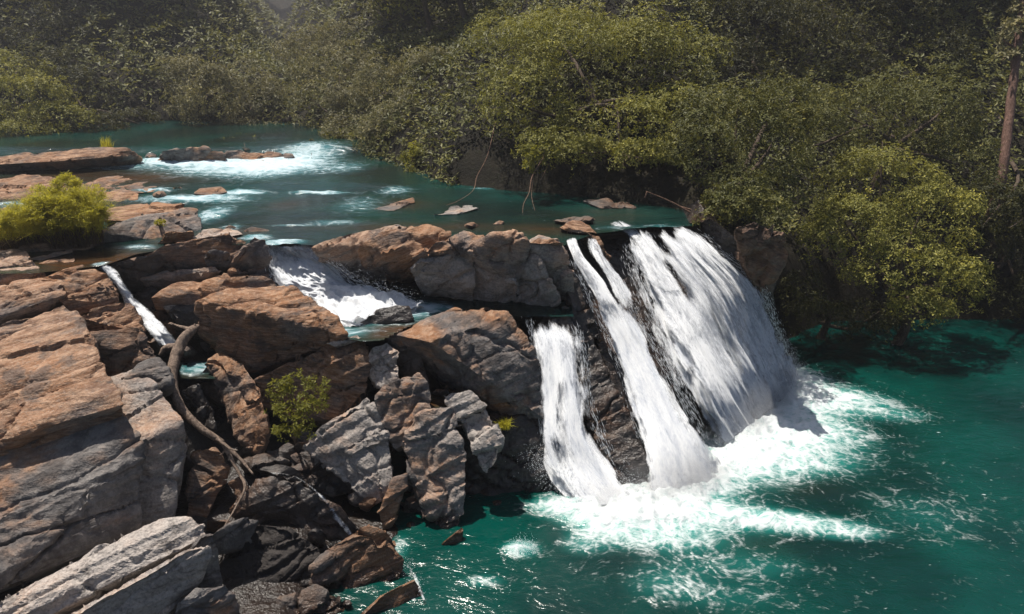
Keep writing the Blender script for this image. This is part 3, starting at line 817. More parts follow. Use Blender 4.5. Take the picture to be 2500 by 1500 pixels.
 (B, 'long dark rib of rock between the small fall and the next', [(1384, 770, -1.3), (1424, 786, -1.4), (1480, 880, -2.05), (1540, 1010, -2.85), (1574, 1120, -3.5), (1576, 1190, -4.0), (1540, 1226, -4.25), (1486, 1170, -3.85), (1440, 1050, -3.1), (1415, 900, -2.2)], dict(tone=.3, wet=.8, dark=.5, thick=1.2)),
 (N_, 'brown wet stones at the head of the small fall', [(1342, 800, -1.36), (1350, 775, -1.2), (1385, 768, -1.18), (1402, 790, -1.34), (1395, 822, -1.55)], dict(tone=.55, wet=.5, dark=.15, thick=.4, amp=1.6)),
 (B, 'dark rounded rock splashed by the small fall at its foot', [(1300, 1130, -3.5), (1350, 1100, -3.3), (1410, 1130, -3.5), (1430, 1190, -3.9), (1380, 1226, -4.2), (1310, 1210, -4.1)], dict(tone=.35, wet=1, dark=.4, thick=.7, rnd=4)),
 (N_, 'dark mossy rock right of the slender slab above the small fall', [(1372, 660, -.5), (1402, 650, -.42), (1450, 760, -1.25), (1470, 830, -1.75), (1420, 810, -1.6), (1390, 760, -1.3)], dict(tone=.3, dark=.4, wet=.7, thick=.7)),
 (B, 'reddish overhanging rock under the trees right of the falls', [(1796, 566, .2), (1850, 540, .4), (1916, 570, .2), (1920, 640, -.4), (1890, 680, -.9), (1855, 705, -1.15), (1830, 680, -.9), (1806, 624, -.4)], dict(tone=.85, dark=.55, thick=.9, amp=1.8)),  # shade under the foliage is put into its dark value
 # --- dark rocks at the bottom
 (B, 'dark wet humped rock under the thin white trickle', [(566, 1250, -3.35), (630, 1176, -3.0), (720, 1180, -3.0), (800, 1226, -3.3), (868, 1292, -3.8), (800, 1345, -4.2), (700, 1290, -3.75), (620, 1290, -3.7)], dict(tone=.35, wet=.7, dark=.4, thick=.8)),
 (N_, 'rough brown upright shard in the dark gap', [(482, 1120, -2.75), (520, 1106, -2.7), (548, 1150, -2.95), (505, 1262, -3.55), (456, 1276, -3.6), (466, 1200, -3.2)], dict(tone=.6, dark=.15, thick=.5, amp=1.5)),
 (B, 'brown and slate grey rock at the pool edge near the bottom', [(766, 1390, -3.6), (800, 1340, -3.4), (862, 1306, -3.25), (940, 1324, -3.4), (984, 1372, -3.75), (950, 1440, -4.15), (884, 1492, -4.4), (812, 1476, -4.3), (772, 1440, -4.0)], dict(tone=.5, dark=.28, wet=.25, thick=.8, rnd=2)),
 (S, 'orange brown slab at the bottom edge beside the pool', [(850, 1530, -4.05), (930, 1456, -3.75), (1010, 1416, -3.72), (1032, 1446, -3.95), (1046, 1530, -4.4), (960, 1560, -4.4)], dict(tone=.85, thick=.6)),
 (N_, 'rusty mossy knob behind the slate grey rock', [(848, 1312, -3.35), (880, 1290, -3.2), (940, 1300, -3.3), (966, 1336, -3.6), (900, 1336, -3.5)], dict(tone=.85, dark=.3, thick=.4, amp=1.8)),
 (N_, 'thin brown flake hanging between speckled boulder and longest rock', [(924, 1250, -3.6), (960, 1170, -3.2), (992, 1160, -3.15), (990, 1200, -3.4), (950, 1290, -3.95)], dict(tone=.5, dark=.25, thick=.3)),
 (N_, 'narrow dark flake beside the longest rock', [(996, 1130, -3.0), (1014, 1120, -2.95), (1040, 1200, -3.45), (1034, 1262, -3.8), (1016, 1210, -3.5)], dict(tone=.35, dark=.3, thick=.3)),
 (N_, 'wet slate blue rock in the gap behind the driftwood', [(452, 960, -2.2), (484, 944, -2.1), (520, 1000, -2.45), (526, 1052, -2.8), (490, 1040, -2.75)], dict(tone=0, dark=.2, wet=.8, thick=.4)),
 (N_, 'small brown stone at the waterline under the longest rock', [(1082, 1330, -4.0), (1105, 1310, -3.85), (1126, 1290, -3.8), (1130, 1330, -4.05), (1110, 1352, -4.2)], dict(tone=.65, thick=.3)),
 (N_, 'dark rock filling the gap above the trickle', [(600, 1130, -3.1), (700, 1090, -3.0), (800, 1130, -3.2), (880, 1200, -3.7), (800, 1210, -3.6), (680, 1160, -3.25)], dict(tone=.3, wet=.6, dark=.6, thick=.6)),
 (N_, 'small dark stone by the driftwood fork', [(560, 1180, -3.1), (590, 1160, -3.0), (610, 1190, -3.2), (590, 1225, -3.4)], dict(tone=.4, dark=.3, wet=.4, thick=.3)),
 (B, 'boulder coloured black for the shaded hollow at the bottom between the grey block and the slate rock', [(545, 1330, -3.4), (600, 1290, -3.2), (700, 1290, -3.2), (770, 1340, -3.5), (790, 1440, -4.1), (800, 1540, -4.6), (560, 1560, -4.4), (545, 1440, -3.9)], dict(tone=.2, wet=.2, dark=.96, thick=.8, rnd=3)),  # stands in for the hollow's deep shade, put into its near-black colour
 (N_, 'dark wet rock below the slate grey rock at the bottom edge', [(690, 1470, -3.8), (770, 1440, -3.75), (850, 1480, -3.95), (900, 1540, -4.3), (700, 1560, -4.3)], dict(tone=.4, dark=.5, wet=.5, thick=.6)),
 # --- rocks in the upper river
 (S, 'long red brown ledge across the river at far left', [(-120, 404, .2), (0, 388, .4), (100, 374, .6), (220, 366, .66), (300, 364, .64), (334, 388, .25), (320, 406, .0), (150, 418, -.04), (-120, 426, -.04), (0, 402, .38), (140, 394, .46), (290, 382, .5)], dict(tone=.9, dark=.0, thick=1.6, rnd=4)),
 (K, 'leftmost dark block of the broken ledge in midstream', [(388, 398, .05), (395, 370, .5), (425, 362, .55), (452, 364, .52), (454, 398, .05)], dict(tone=.45, dark=.25, thick=1.0, amp=1.3)),
 (K, 'middle block of the broken ledge in midstream', [(452, 399, .05), (454, 364, .52), (500, 360, .56), (508, 366, .5), (506, 400, .05)], dict(tone=.6, dark=.15, thick=1.0)),
 (K, 'rightmost brown block of the broken ledge in midstream', [(506, 400, .04), (508, 372, .42), (540, 370, .42), (548, 378, .32), (548, 400, .03)], dict(tone=.75, dark=.1, thick=.9)),
 (S, 'low shelf of pale rock right of the broken ledge', [(546, 392, .1), (560, 372, .35), (640, 370, .36), (706, 376, .28), (712, 390, .1), (620, 394, .1)], dict(tone=.6, thick=.9)),
 (S, 'flat red brown shoal behind the grass clump', [(-120, 470, -.02), (0, 440, .12), (60, 430, .15), (130, 440, .14), (180, 470, .06), (60, 500, .0), (-120, 510, -.02)], dict(tone=.85, dark=.1, thick=.5, amp=1.2)),
 (S, 'flat brown shoal awash right of the grass clump', [(190, 452, .08), (250, 434, .14), (340, 424, .12), (450, 436, .06), (440, 462, .02), (330, 470, .05), (230, 478, .03)], dict(tone=.75, dark=.15, thick=.4, amp=1.3)),
 (S, 'low tan slab between the grass clump and the riffle', [(250, 492, .0), (258, 470, .12), (310, 464, .13), (335, 474, .08), (330, 492, .0)], dict(tone=.7, thick=.4)),
 (S, 'thin brown slab beside the white riffle', [(478, 472, .04), (490, 460, .12), (540, 458, .12), (552, 468, .08), (520, 478, .02)], dict(tone=.55, dark=.25, thick=.4)),
 (S, 'grey slab awash in the green water behind the lip row', [(1062, 524, .02), (1100, 506, .08), (1150, 498, .08), (1168, 508, .04), (1120, 522, .02)], dict(pale=0.3, tone=.25, dark=.1, thick=.3, rnd=4)),
 (S, 'brown slab awash left of the grey one', [(916, 510, .02), (960, 498, .06), (1006, 484, .07), (1010, 494, .03), (960, 514, .02)], dict(tone=.5, dark=.3, thick=.3, rnd=4)),
 (S, 'dark slab awash near the crest of the falls', [(1430, 492, .04), (1480, 488, .08), (1530, 496, .06), (1545, 508, .02), (1470, 508, .03)], dict(tone=.4, dark=.45, wet=.5, thick=.3, rnd=4)),
 (N_, 'tiny pinkish stone poking out of the green water', [(1204, 548, .02), (1216, 540, .07), (1230, 542, .05), (1224, 549, .01)], dict(tone=.6, thick=.12)),
 (S, 'thin grey slate at the edge of the brown pool', [(72, 630, .04), (130, 616, .07), (172, 608, .07), (174, 616, .03), (100, 636, .0)], dict(tone=.35, thick=.25)),
 (S, 'flat speckled stone awash in the brown pool', [(85, 646, -.0), (120, 632, .05), (180, 628, .05), (176, 640, .0), (110, 650, -.03)], dict(tone=.6, thick=.2)),
 (S, 'brown slab under the grass clump', [(-120, 612, .02), (0, 596, .1), (110, 600, .1), (230, 596, .1), (200, 612, .0), (60, 620, -.02)], dict(tone=.75, dark=.3, thick=.5)),
]
ROCK_OBJ = {}
for nm, lb, pts, kw in ROCKS:
    ROCK_OBJ[lb] = rock(nm, lb, pts, **kw)

# small loose stones lying in the gaps, each by the rock it leans on
STONES = [
 (600, 690, -.62, 26, .5, 'the flaky grey stone pile'), (640, 700, -.66, 20, .6, 'the brown slab by the chute'), (420, 800, -1.3, 34, .45, 'the foot of the rivulet'),
 (395, 842, -1.45, 30, .2, 'the driftwood top'), (452, 862, -1.75, 26, .3, 'the black hollow'), (560, 858, -1.7, 24, .5, 'the rough brown boulder'),
 (610, 1100, -3.0, 30, .35, 'the shrub'), (690, 1130, -3.15, 26, .4, 'the dark gap below the shrub'), (985, 1010, -2.6, 24, .5, 'the orange and grey slab'),
 (1075, 960, -2.2, 20, .5, 'the pale grey sliver'), (1010, 948, -2.1, 20, .4, 'the black wedge'), (850, 1030, -2.5, 18, .4, 'the speckled grey boulder'),
 (1000, 1290, -4.05, 22, .3, 'the longest rock foot'), (660, 1295, -3.7, 26, .3, 'the dark humped rock'), (1215, 1240, -4.1, 26, .3, 'the dark wet boulder'),
 (350, 785, -1.1, 22, .5, 'the rivulet bend'), (470, 640, -.35, 18, .5, 'the rusty boulder'), (1150, 555, .02, 14, .6, 'the low tan lip boulder'),
 (975, 556, .34, 16, .35, 'the tan lip boulder top'), (1180, 760, -1.1, 18, .5, 'the shallow channel'), (390, 480, .06, 20, .7, 'the white riffle'),
 (370, 385, .15, 16, .3, 'the broken ledge'), (20, 520, .05, 24, .7, 'the grass clump'), (1420, 840, -1.75, 22, .4, 'the small fall'), (640, 400, .12, 12, .5, 'the pale shelf'),
]
for px, py, z, r, tn, by in STONES:
    a = [random.uniform(0, 6.28) for _ in range(1)][0]
    pts = []
    for k in range(9):
        an = a + k * 0.698 + random.uniform(-.2, .2)
        rr = r * random.uniform(.75, 1.15)
        pts.append((px + rr * math.cos(an), py - 0.55 * rr * math.sin(an), z - 0.10 * r / 25 + 0.14 * r / 25 * math.sin(an)))
    pts.append((px, py - r * .2, z + 0.10 * r / 25))
    rock('stone', 'small loose stone lying beside ' + by, pts, thick=0.25 * r / 25, tone=tn, dark=.2, wet=.3 if z < -1 else 0, rnd=2, res=.7, group='loose stones in the gaps')

# angular rubble jammed in the crevices
r = np.random.default_rng(42)
RUB = [(430, 980, 500, 1180, -2.6, -3.2), (560, 1090, 760, 1160, -2.95, -3.1), (860, 960, 960, 1050, -2.3, -2.7), (930, 1080, 1040, 1270, -3.0, -4.0), (340, 680, 480, 790, -.75, -1.2),
       (540, 660, 660, 700, -.5, -.7), (480, 800, 560, 960, -1.6, -2.2), (620, 1160, 900, 1290, -3.2, -3.9), (540, 1290, 800, 1490, -3.5, -3.9), (1100, 1010, 1330, 1230, -3.0, -4.1),
       (700, 1000, 800, 1090, -2.7, -3.0), (960, 820, 1010, 900, -1.5, -1.9), (1290, 740, 1400, 800, -1.2, -1.4), (560, 570, 640, 600, 0.0, 0.0)]
RUBN = ['beside the driftwood', 'below the leafy shrub', 'between the rusty boulder and the speckled one', 'left of the longest rock foot', 'in the hollow right of the rivulet', 'at the flaky stone pile', 'left of the rough brown boulder', 'under the thin trickle', 'in the black hollow at the bottom', 'under the pale grey sliver', 'right of the leafy shrub', 'by the black wedge', 'at the head of the small fall', 'left of the chute top']
for (x0, y0, x1, y1, z0, z1), wh in zip(RUB, RUBN):
    for q in range(max(3, int((x1 - x0) * (y1 - y0) / 5200))):
        u = r.random(); px = r.uniform(x0, x1); py = y0 + u * (y1 - y0); z = z0 + (z1 - z0) * u - .08
        s_ = r.uniform(14, 40)
        pts = []
        for k in range(7):
            an = k * .9 + r.uniform(-.35, .35); rr = s_ * r.uniform(.6, 1.2)
            pts.append((px + rr * math.cos(an), py - .7 * rr * math.sin(an), z + s_ / 200 * math.sin(an) + r.uniform(-.04, .04)))
        rock('stone', 'small dark angular stone jammed in the crevice ' + wh, pts, thick=s_ / 90, tone=r.uniform(.1, .7), dark=r.uniform(.2, .55), wet=r.uniform(0, .8), rnd=0, amp=1.3, res=.6, group='angular stones in the crevice ' + wh)

# ------------------------------------------------------------------ falling water
def loft(left, right, nu, nv, bulge=0.0):
    Lp = spline([at(*p) for p in left], nv)
    Rp = spline([at(*p) for p in right], nv)
    u = np.linspace(0, 1, nu)
    G = Lp[:, None, :] * (1 - u)[None, :, None] + Rp[:, None, :] * u[None, :, None]
    du = np.gradient(G, axis=1); dv = np.gradient(G, axis=0)
    Nn = np.cross(du, dv); Nn /= np.linalg.norm(Nn, axis=2)[:, :, None] + 1e-9
    toc = CAM - G
    sgn = np.sign((Nn * toc).sum(2).mean())
    Nn *= sgn
    G = G + Nn * (bulge * np.sin(math.pi * u))[None, :, None]
    return G, Nn, u


def stream(name, label, left, right, dens_top, dens_bot, mat=None, nu=40, nv=110, layers=(0.0, 0.07), amp=0.05, edge=0.22, fs=(3.0, 0.5), bulge=0.05, seed=0, edge_l=None, vpow=0.8, holes=(), turb=0.45, tail=.3, head=12):
    parent = None
    for li, off in enumerate(layers):
        G, Nn, u = loft(left, right, nu, nv, bulge)
        v = np.linspace(0, 1, nv)
        wid = np.linalg.norm(G[:, -1] - G[:, 0], axis=1)
        mid = G[:, nu // 2]
        ln = np.concatenate([[0], np.cumsum(np.linalg.norm(np.diff(mid, axis=0), axis=1))])
        fu = (u[None, :] - 0.5) * (0.55 * wid.mean() + 0.45 * wid[:, None]) + seed * 7.3 + li * 3.9
        fv = np.repeat(ln[:, None], nu, 1) + seed * 3.1
        n = fbm(np.stack([fu * fs[0], fv * fs[1], fu * 0 + li], -1).reshape(-1, 3), 4).reshape(fu.shape)
        fr = fbm(np.stack([fu * 8, fv * (4 if mat is not None else .9), fu * 0 + li * 5], -1).reshape(-1, 3), 3).reshape(fu.shape)
        P = G + Nn * (off + amp * n + amp * turb * fr * v[:, None] ** 0.5)[:, :, None]
        e = np.minimum(u / (edge_l or edge), (1 - u) / edge)
        e = np.clip(e[None, :] + 0.9 * fbm(np.stack([fu * 1.5 + np.sign(u - .5)[None, :] * 9, fv * 2.4, fu * 2.5], -1).reshape(-1, 3), 3).reshape(fu.shape), 0, 1)
        dn = (0.06 + dens_top + (dens_bot - dens_top) * v[:, None] ** vpow) * (0.35 + 0.65 * e) * np.clip(e * 3, 0, 1)
        dn = dn * np.clip((v[:, None] + .05 * np.sign(n) * np.abs(n)) * head, 0.0, 1) * np.clip((1 - v) * (40 if tail else 4) + tail, 0.0, 1)[:, None]
        for uc, v0, v1, wd, k in holes:
            jit = uc + 0.02 * np.sin(v * 9 + uc * 40)
            dn = dn - k * np.exp(-((u[None, :] - jit[:, None]) / wd) ** 2) * (sstep(v0 - .04, v0 + .04, v) * sstep(v1 + .05, v1 - .05, v))[:, None]
        dn = dn - 0.16 * li
        me = np_mesh(name, P.reshape(-1, 3), grid_faces(nu, nv))
        attr(me, 'fu', fu.ravel()); attr(me, 'fv', fv.ravel()); attr(me, 'dens', np.clip(dn, 0, 1.2).ravel())
        if li == 0:
            parent = link(name, me, mat or M_FALL)
            tag(parent, label, 'waterfall', 'water falling from river to pool', kind='structure')
        else:
            link('water_veil', me, mat or M_FALL, parent)
    return parent


# wet rock face under the main falls: one ledge that the water slides down
def cliff(name, label, cols, nu, nv, off, tone, seed):
    E = np.array([[at(*p) for p in c] for c in cols])                 # columns of edge curves
    cols_s = np.array([spline(c, nv) for c in E])                     # (m, nv, 3)
    G = np.array([spline(cols_s[:, k], nu) for k in range(nv)])       # (nv, nu, 3)
    du = np.gradient(G, axis=1); dv = np.gradient(G, axis=0)
    Nn = np.cross(du, dv); Nn /= np.linalg.norm(Nn, axis=2)[:, :, None] + 1e-9
    Nn *= np.sign((Nn * (CAM - G)).sum(2).mean())
    q = G.reshape(-1, 3)
    n = fbm(q * 1.6 + seed, 5, 0.55) * 0.16 + fbm(q * 6, 3) * 0.035
    P = q + Nn.reshape(-1, 3) * (off + n)[:, None]
    # close the body: a back sheet two metres into the bank
    Bk = P - Nn.reshape(-1, 3) * 0.6 + np.array([-0.35, 0.9, -0.2])
    F = grid_faces(nu, nv)
    i = np.arange(nu * nv).reshape(nv, nu)
    rim = np.concatenate([i[0, :], i[1:, -1], i[-1, -2::-1], i[-2:0:-1, 0]])
    rn = np.roll(rim, -1)
    m = nu * nv
    side = np.stack([rim, rn, rn + m, rim + m], 1)
    me = np_mesh(name, np.vstack([P, Bk]), np.vstack([F, F[:, ::-1] + m, side]))
    o = tag(link(name, me, M_ROCK), label, 'rock')
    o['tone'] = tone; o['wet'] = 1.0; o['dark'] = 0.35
    return o


cliff('cliff_ledge', 'dark wet rock face behind the main falls', [
    [(1372, 600, -.15), (1430, 720, -1.0), (1490, 900, -2.2), (1540, 1060, -3.2), (1570, 1230, -4.6)],
    [(1440, 572, -.12), (1500, 680, -.9), (1580, 860, -2.1), (1650, 1020, -3.2), (1690, 1180, -4.6)],
    [(1500, 560, -.12), (1570, 680, -.95), (1660, 860, -2.25), (1720, 980, -3.2), (1770, 1100, -4.6)],
    [(1600, 556, -.12), (1690, 680, -1.05), (1770, 820, -2.25), (1820, 910, -3.3), (1860, 1000, -4.6)],
    [(1655, 552, -.1), (1745, 622, -.5), (1840, 716, -1.4), (1888, 815, -2.6), (1940, 930, -4.6)],
    [(1720, 548, .15), (1800, 600, -.2), (1880, 700, -1.2), (1915, 800, -2.5), (1975, 905, -4.6)]], 90, 110, -0.16, .3, 3.0)

stream('waterfall', 'small leftmost waterfall between the big boulder and the dark rib', [(1276, 768, -1.15), (1294, 850, -1.65), (1306, 960, -2.4), (1308, 1060, -3.05), (1330, 1150, -3.65), (1390, 1240, -4.12)],
       [(1400, 768, -1.15), (1420, 850, -1.7), (1436, 960, -2.4), (1452, 1060, -3.05), (1500, 1150, -3.62), (1556, 1240, -4.12)], .78, 1.0, layers=(0.10, 0.18), nu=60, nv=130, amp=.05, turb=.6, holes=[(.45, .35, .75, .10, .28), (.85, .1, .6, .08, .3), (.3, .62, .8, .08, .35)], seed=1, edge=.2, head=7)
stream('waterfall', 'thin left strand of the second waterfall', [(1372, 592, .0), (1394, 634, -.28), (1432, 700, -.75), (1496, 840, -1.75)], [(1404, 590, .0), (1428, 634, -.28), (1484, 700, -.75), (1556, 840, -1.75)], .6, .85,
       nu=16, nv=50, layers=(0.10, 0.15), seed=2, edge=.2, tail=0)
stream('waterfall', 'thin right strand of the second waterfall', [(1426, 588, -.04), (1440, 634, -.3), (1474, 690, -.7), (1544, 840, -1.75)], [(1452, 588, -.04), (1482, 634, -.3), (1526, 690, -.7), (1590, 840, -1.75)], .55, .7,
       nu=16, nv=50, layers=(0.10, 0.15), seed=3, edge=.25, tail=0)
stream('waterfall', 'second waterfall widening to the foaming pool', [(1420, 690, -.68), (1490, 850, -1.85), (1535, 980, -2.7), (1565, 1100, -3.4), (1575, 1215, -4.05)],
       [(1522, 690, -.68), (1600, 850, -1.85), (1668, 980, -2.7), (1725, 1075, -3.35), (1765, 1160, -4.05)], .92, 1.0, layers=(0.12, 0.20), nu=70, nv=130, head=6, amp=.05, turb=.6, holes=[(.76, .25, .7, .07, .3), (.88, .1, .6, .08, .35)], seed=4, edge=.26, edge_l=.12)
stream('waterfall', 'broken thin strand on the dark rib in the middle', [(1530, 650, -.75), (1556, 720, -1.2), (1590, 820, -1.9), (1640, 950, -2.75)], [(1548, 650, -.75), (1582, 720, -1.2), (1624, 820, -1.9), (1680, 950, -2.75)], .5, .52,
       nu=14, nv=60, layers=(0.08,), seed=5, edge=.3)
stream('waterfall', 'left crest strand of the main waterfall', [(1476, 548, .02), (1520, 580, -.2), (1560, 640, -.62), (1600, 720, -1.2)], [(1520, 546, .02), (1566, 574, -.18), (1610, 630, -.58), (1670, 720, -1.2)], .46, .72,
       nu=24, nv=60, layers=(0.07, 0.12), seed=6, edge=.3)
stream('waterfall', 'broad white main waterfall at the right', [(1520, 560, -.05), (1545, 640, -.65), (1586, 740, -1.35), (1628, 860, -2.15), (1685, 980, -3.0), (1745, 1095, -4.05)],
       [(1662, 552, .02), (1750, 612, -.42), (1848, 706, -1.3), (1894, 812, -2.5), (1915, 860, -3.2), (1938, 918, -4.05)], .62, 1.02, layers=(0.06, 0.16, 0.24), nu=110, nv=150, seed=8, edge=.09, edge_l=.07, bulge=.12, amp=.07, turb=.6, vpow=.6,
       holes=[(.12, -.1, .14, .08, .25), (.42, -.1, .20, .07, .55), (.30, .22, .42, .05, .4), (.62, -.1, .12, .08, .4), (.40, .45, .75, .03, .28), (.85, .45, .95, .10, .25), (.70, .55, .9, .06, .18)])
stream('waterfall', 'white chute churning down beside the large brown boulder', [(648, 588, .03), (650, 630, -.3), (664, 690, -.68), (740, 738, -.98), (850, 806, -1.18)],
       [(772, 588, .03), (806, 640, -.42), (868, 698, -.86), (960, 728, -1.04), (1050, 752, -1.12)], .68, 1.0, mat=M_CHUTE, layers=(0.0, 0.09), amp=.19, fs=(2.2, 1.8), turb=.9, nu=120, nv=150, seed=9, edge=.10, bulge=.08)
stream('rivulet', 'narrow white rivulet running between the left slabs', [(222, 646, .0), (272, 690, -.32), (310, 752, -.78), (352, 816, -1.12), (385, 850, -1.35)],
       [(262, 640, .0), (312, 690, -.32), (362, 752, -.78), (425, 812, -1.1), (440, 836, -1.3)], .66, .84, mat=M_CHUTE, layers=(0.0, 0.06), amp=.10, turb=1.0, nu=30, nv=90, seed=10, edge=.32)
stream('rivulet', 'thin white trickle over the dark humped rock', [(640, 1160, -2.92), (720, 1168, -2.9), (800, 1216, -3.15), (835, 1262, -3.5), (862, 1298, -3.8)],
       [(640, 1168, -2.92), (716, 1180, -2.92), (785, 1230, -3.2), (815, 1270, -3.5), (848, 1300, -3.8)], .36, .6, mat=M_CHUTE, layers=(0.05,), amp=.03, nu=10, nv=60, seed=11, edge=.45)
stream('rivulet', 'small pale trickle at the pool edge near the bottom', [(985, 1380, -3.85), (1004, 1410, -3.9), (1014, 1440, -3.95), (1034, 1476, -4.0)],
       [(992, 1378, -3.85), (1014, 1406, -3.9), (1028, 1436, -3.95), (1040, 1474, -4.0)], .35, .55, mat=M_CHUTE, layers=(0.05,), amp=.02, nu=8, nv=40, seed=12, edge=.25)

# shallow channel below the chute
def sheet(name, label, poly, z, foam_l, shal_l, mat, n=90):
    Q = np.array([at(px, py, z) for px, py in poly])
    x0, x1, y0, y1 = Q[:, 0].min(), Q[:, 0].max(), Q[:, 1].min(), Q[:, 1].max()
    X, Y = np.meshgrid(np.linspace(x0, x1, n), np.linspace(y0, y1, n))
    P = np.stack([X, Y, np.full_like(X, z)], -1).reshape(-1, 3)
    inside = np.zeros(len(P), bool)
    j = len(Q) - 1
    for i in range(len(Q)):
        a, b = Q[i], Q[j]
        c = ((a[1] > P[:, 1]) != (b[1] > P[:, 1])) & (P[:, 0] < (b[0] - a[0]) * (P[:, 1] - a[1]) / (b[1] - a[1] + 1e-12) + a[0])
        inside ^= c
        j = i
    F = grid_faces(n, n)
    F = F[inside[F].all(1)]
    fo, sh = blobs(P, foam_l, z), blobs(P, shal_l, z)
    P[:, 2] += 0.012 * fbm(P * 4, 3) + 0.05 * np.clip(fo, 0, 1) * (0.5 + fbm(P * 6, 3))
    me = np_mesh(name, P, F)
    attr(me, 'foam', np.clip(fo, 0, 1.2)); attr(me, 'shallow', np.clip(sh, 0, 1))
    return tag(link(name, me, mat), label, kind='structure')


sheet('channel_water', 'shallow water sliding from the chute to the small fall', [(700, 740), (790, 830), (930, 835), (1000, 800), (1090, 775), (1200, 772), (1285, 774), (1408, 774), (1400, 735), (1150, 715), (900, 690)], -1.17,
      [(900, 760, 140, 30, 1.1), (1040, 752, 70, 10, .55), (1300, 780, 60, 12, .4), (850, 815, 60, 12, .5)], [(960, 810, 90, 20, 1.2), (1150, 770, 150, 20, .4)], M_RIVER)
sheet('channel_water', 'still brown puddle between the orange slabs and the big boulder', [(1020, 960), (1060, 1010), (1180, 1010), (1170, 960), (1080, 950)], -2.32,
      [], [(1100, 985, 200, 60, 1.5)], M_RIVER, 30)
sheet('channel_water', 'small grey puddle behind the driftwood', [(430, 880), (440, 925), (530, 925), (520, 880)], -1.95, [(480, 900, 60, 18, .6)], [(480, 900, 100, 50, .4)], M_RIVER, 30)


# spray: drops thrown up along the falls and where they land
def drops(spots, seed):
    r = np.random.default_rng(seed)
    C, Sz = [], []
    for (a, b, n, sp, up, s0) in spots:
        n = int(n * 2.2)
        A, Bq = at(*a), at(*b)
        t = r.random(n)[:, None]
        p = A * (1 - t) + Bq * t + r.normal(0, 1, (n, 3)) * np.array([sp, sp, sp * .4])
        p[:, 2] += np.abs(r.normal(0, up, n))
        C.append(p); Sz.append(s0 * .55 * r.uniform(.4, 1.6, n))
    C = np.vstack(C); Sz = np.concatenate(Sz)
    tet = np.array([(1, 1, 1), (-1, -1, 1), (-1, 1, -1), (1, -1, -1)]) / 1.7
    V = (C[:, None, :] + tet[None] * Sz[:, None, None] * r.uniform(.6, 1.4, (len(C), 4, 1))).reshape(-1, 3)
    f = np.array([(0, 1, 2), (0, 3, 1), (0, 2, 3), (1, 3, 2)])
    F = (f[None] + 4 * np.arange(len(C))[:, None, None]).reshape(-1, 3)
    return np_mesh('spray', V, F, False)


me = drops([((1480, 1230, -4), (1720, 1180, -4), 2600, .28, .16, .011), ((1740, 1090, -4), (1940, 930, -4), 2600, .30, .22, .012), ((1900, 830, -2.8), (1950, 925, -4), 500, .12, .1, .011),
            ((1310, 1110, -3.3), (1430, 1230, -4), 1500, .20, .12, .010), ((1320, 900, -2), (1330, 1080, -3.2), 350, .07, .05, .009), ((1850, 710, -1.3), (1905, 850, -3), 450, .07, .05, .010),
            ((800, 650, -.3), (1020, 745, -1), 260, .10, .10, .011), ((660, 620, -.2), (700, 720, -.8), 90, .07, .06, .010), ((1270, 1340, -4), (1290, 1345, -4), 200, .10, .08, .010),
            ((960, 1330, -4), (1030, 1450, -4), 200, .08, .06, .009), ((2000, 950, -4), (2150, 1010, -4), 350, .30, .03, .010), ((1500, 1100, -3.5), (1560, 1230, -4.0), 300, .10, .08, .010)], 5)
tag(link('spray', me, M_DROP), 'white spray drops thrown up where the water lands', kind='stuff')

# mist standing over the landing water
def mist(label, a, b, rad, dens, seed):
    A, Bq = at(*a), at(*b)
    c = (A + Bq) / 2
    ax = (Bq - A) / 2
    me = bpy.data.meshes.new('mist')
    bm = bmesh.new()
    bmesh.ops.create_icosphere(bm, subdivisions=3, radius=1.0)
    bm.to_mesh(me); bm.free()
    o = link('mist', me, None, None, c)
    o.rotation_euler = (0, 0, math.atan2(ax[1], ax[0]))
    o.scale = (np.linalg.norm(ax) + rad, rad, rad * .9)
    m = bpy.data.materials.new('mist'); m.use_nodes = True
    nt = m.node_tree; nt.nodes.clear()
    ou = nt.nodes.new('ShaderNodeOutputMaterial'); vo = nt.nodes.new('ShaderNodeVolumePrincipled')
    tc = nt.nodes.new('ShaderNodeTexCoord')
    ln = nt.nodes.new('ShaderNodeVectorMath'); ln.operation = 'LENGTH'; nt.links.new(tc.outputs['Object'], ln.inputs[0])
    mr = nt.nodes.new('ShaderNodeMapRange'); mr.interpolation_type = 'SMOOTHSTEP'
    mr.inputs[1].default_value = 1.0; mr.inputs[2].default_value = 0.1; mr.inputs[3].default_value = 0.0; mr.inputs[4].default_value = dens
    nt.links.new(ln.outputs['Value'], mr.inputs[0])
    nz = nt.nodes.new('ShaderNodeTexNoise'); nz.inputs['Scale'].default_value = 3.0; nz.inputs['Detail'].default_value = 2
    nt.links.new(tc.outputs['Object'], nz.inputs['Vector'])
    mm = nt.nodes.new('ShaderNodeMapRange'); mm.inputs[1].default_value = .35; mm.inputs[2].default_value = .65; mm.inputs[3].default_value = .3; mm.inputs[4].default_value = 1.5
    nt.links.new(nz.outputs[0], mm.inputs[0])
    mu = nt.nodes.new('ShaderNodeMath'); mu.operation = 'MULTIPLY'; nt.links.new(mr.outputs[0], mu.inputs[0]); nt.links.new(mm.outputs[0], mu.inputs[1])
    nt.links.new(mu.outputs[0], vo.inputs['Density'])
    vo.inputs['Color'].default_value = (.97, .98, 1, 1); vo.inputs['Anisotropy'].default_value = 0.2
    nt.links.new(vo.outputs[0], ou.inputs['Volume'])
    me.materials.append(m)
    return tag(o, label, kind='stuff')


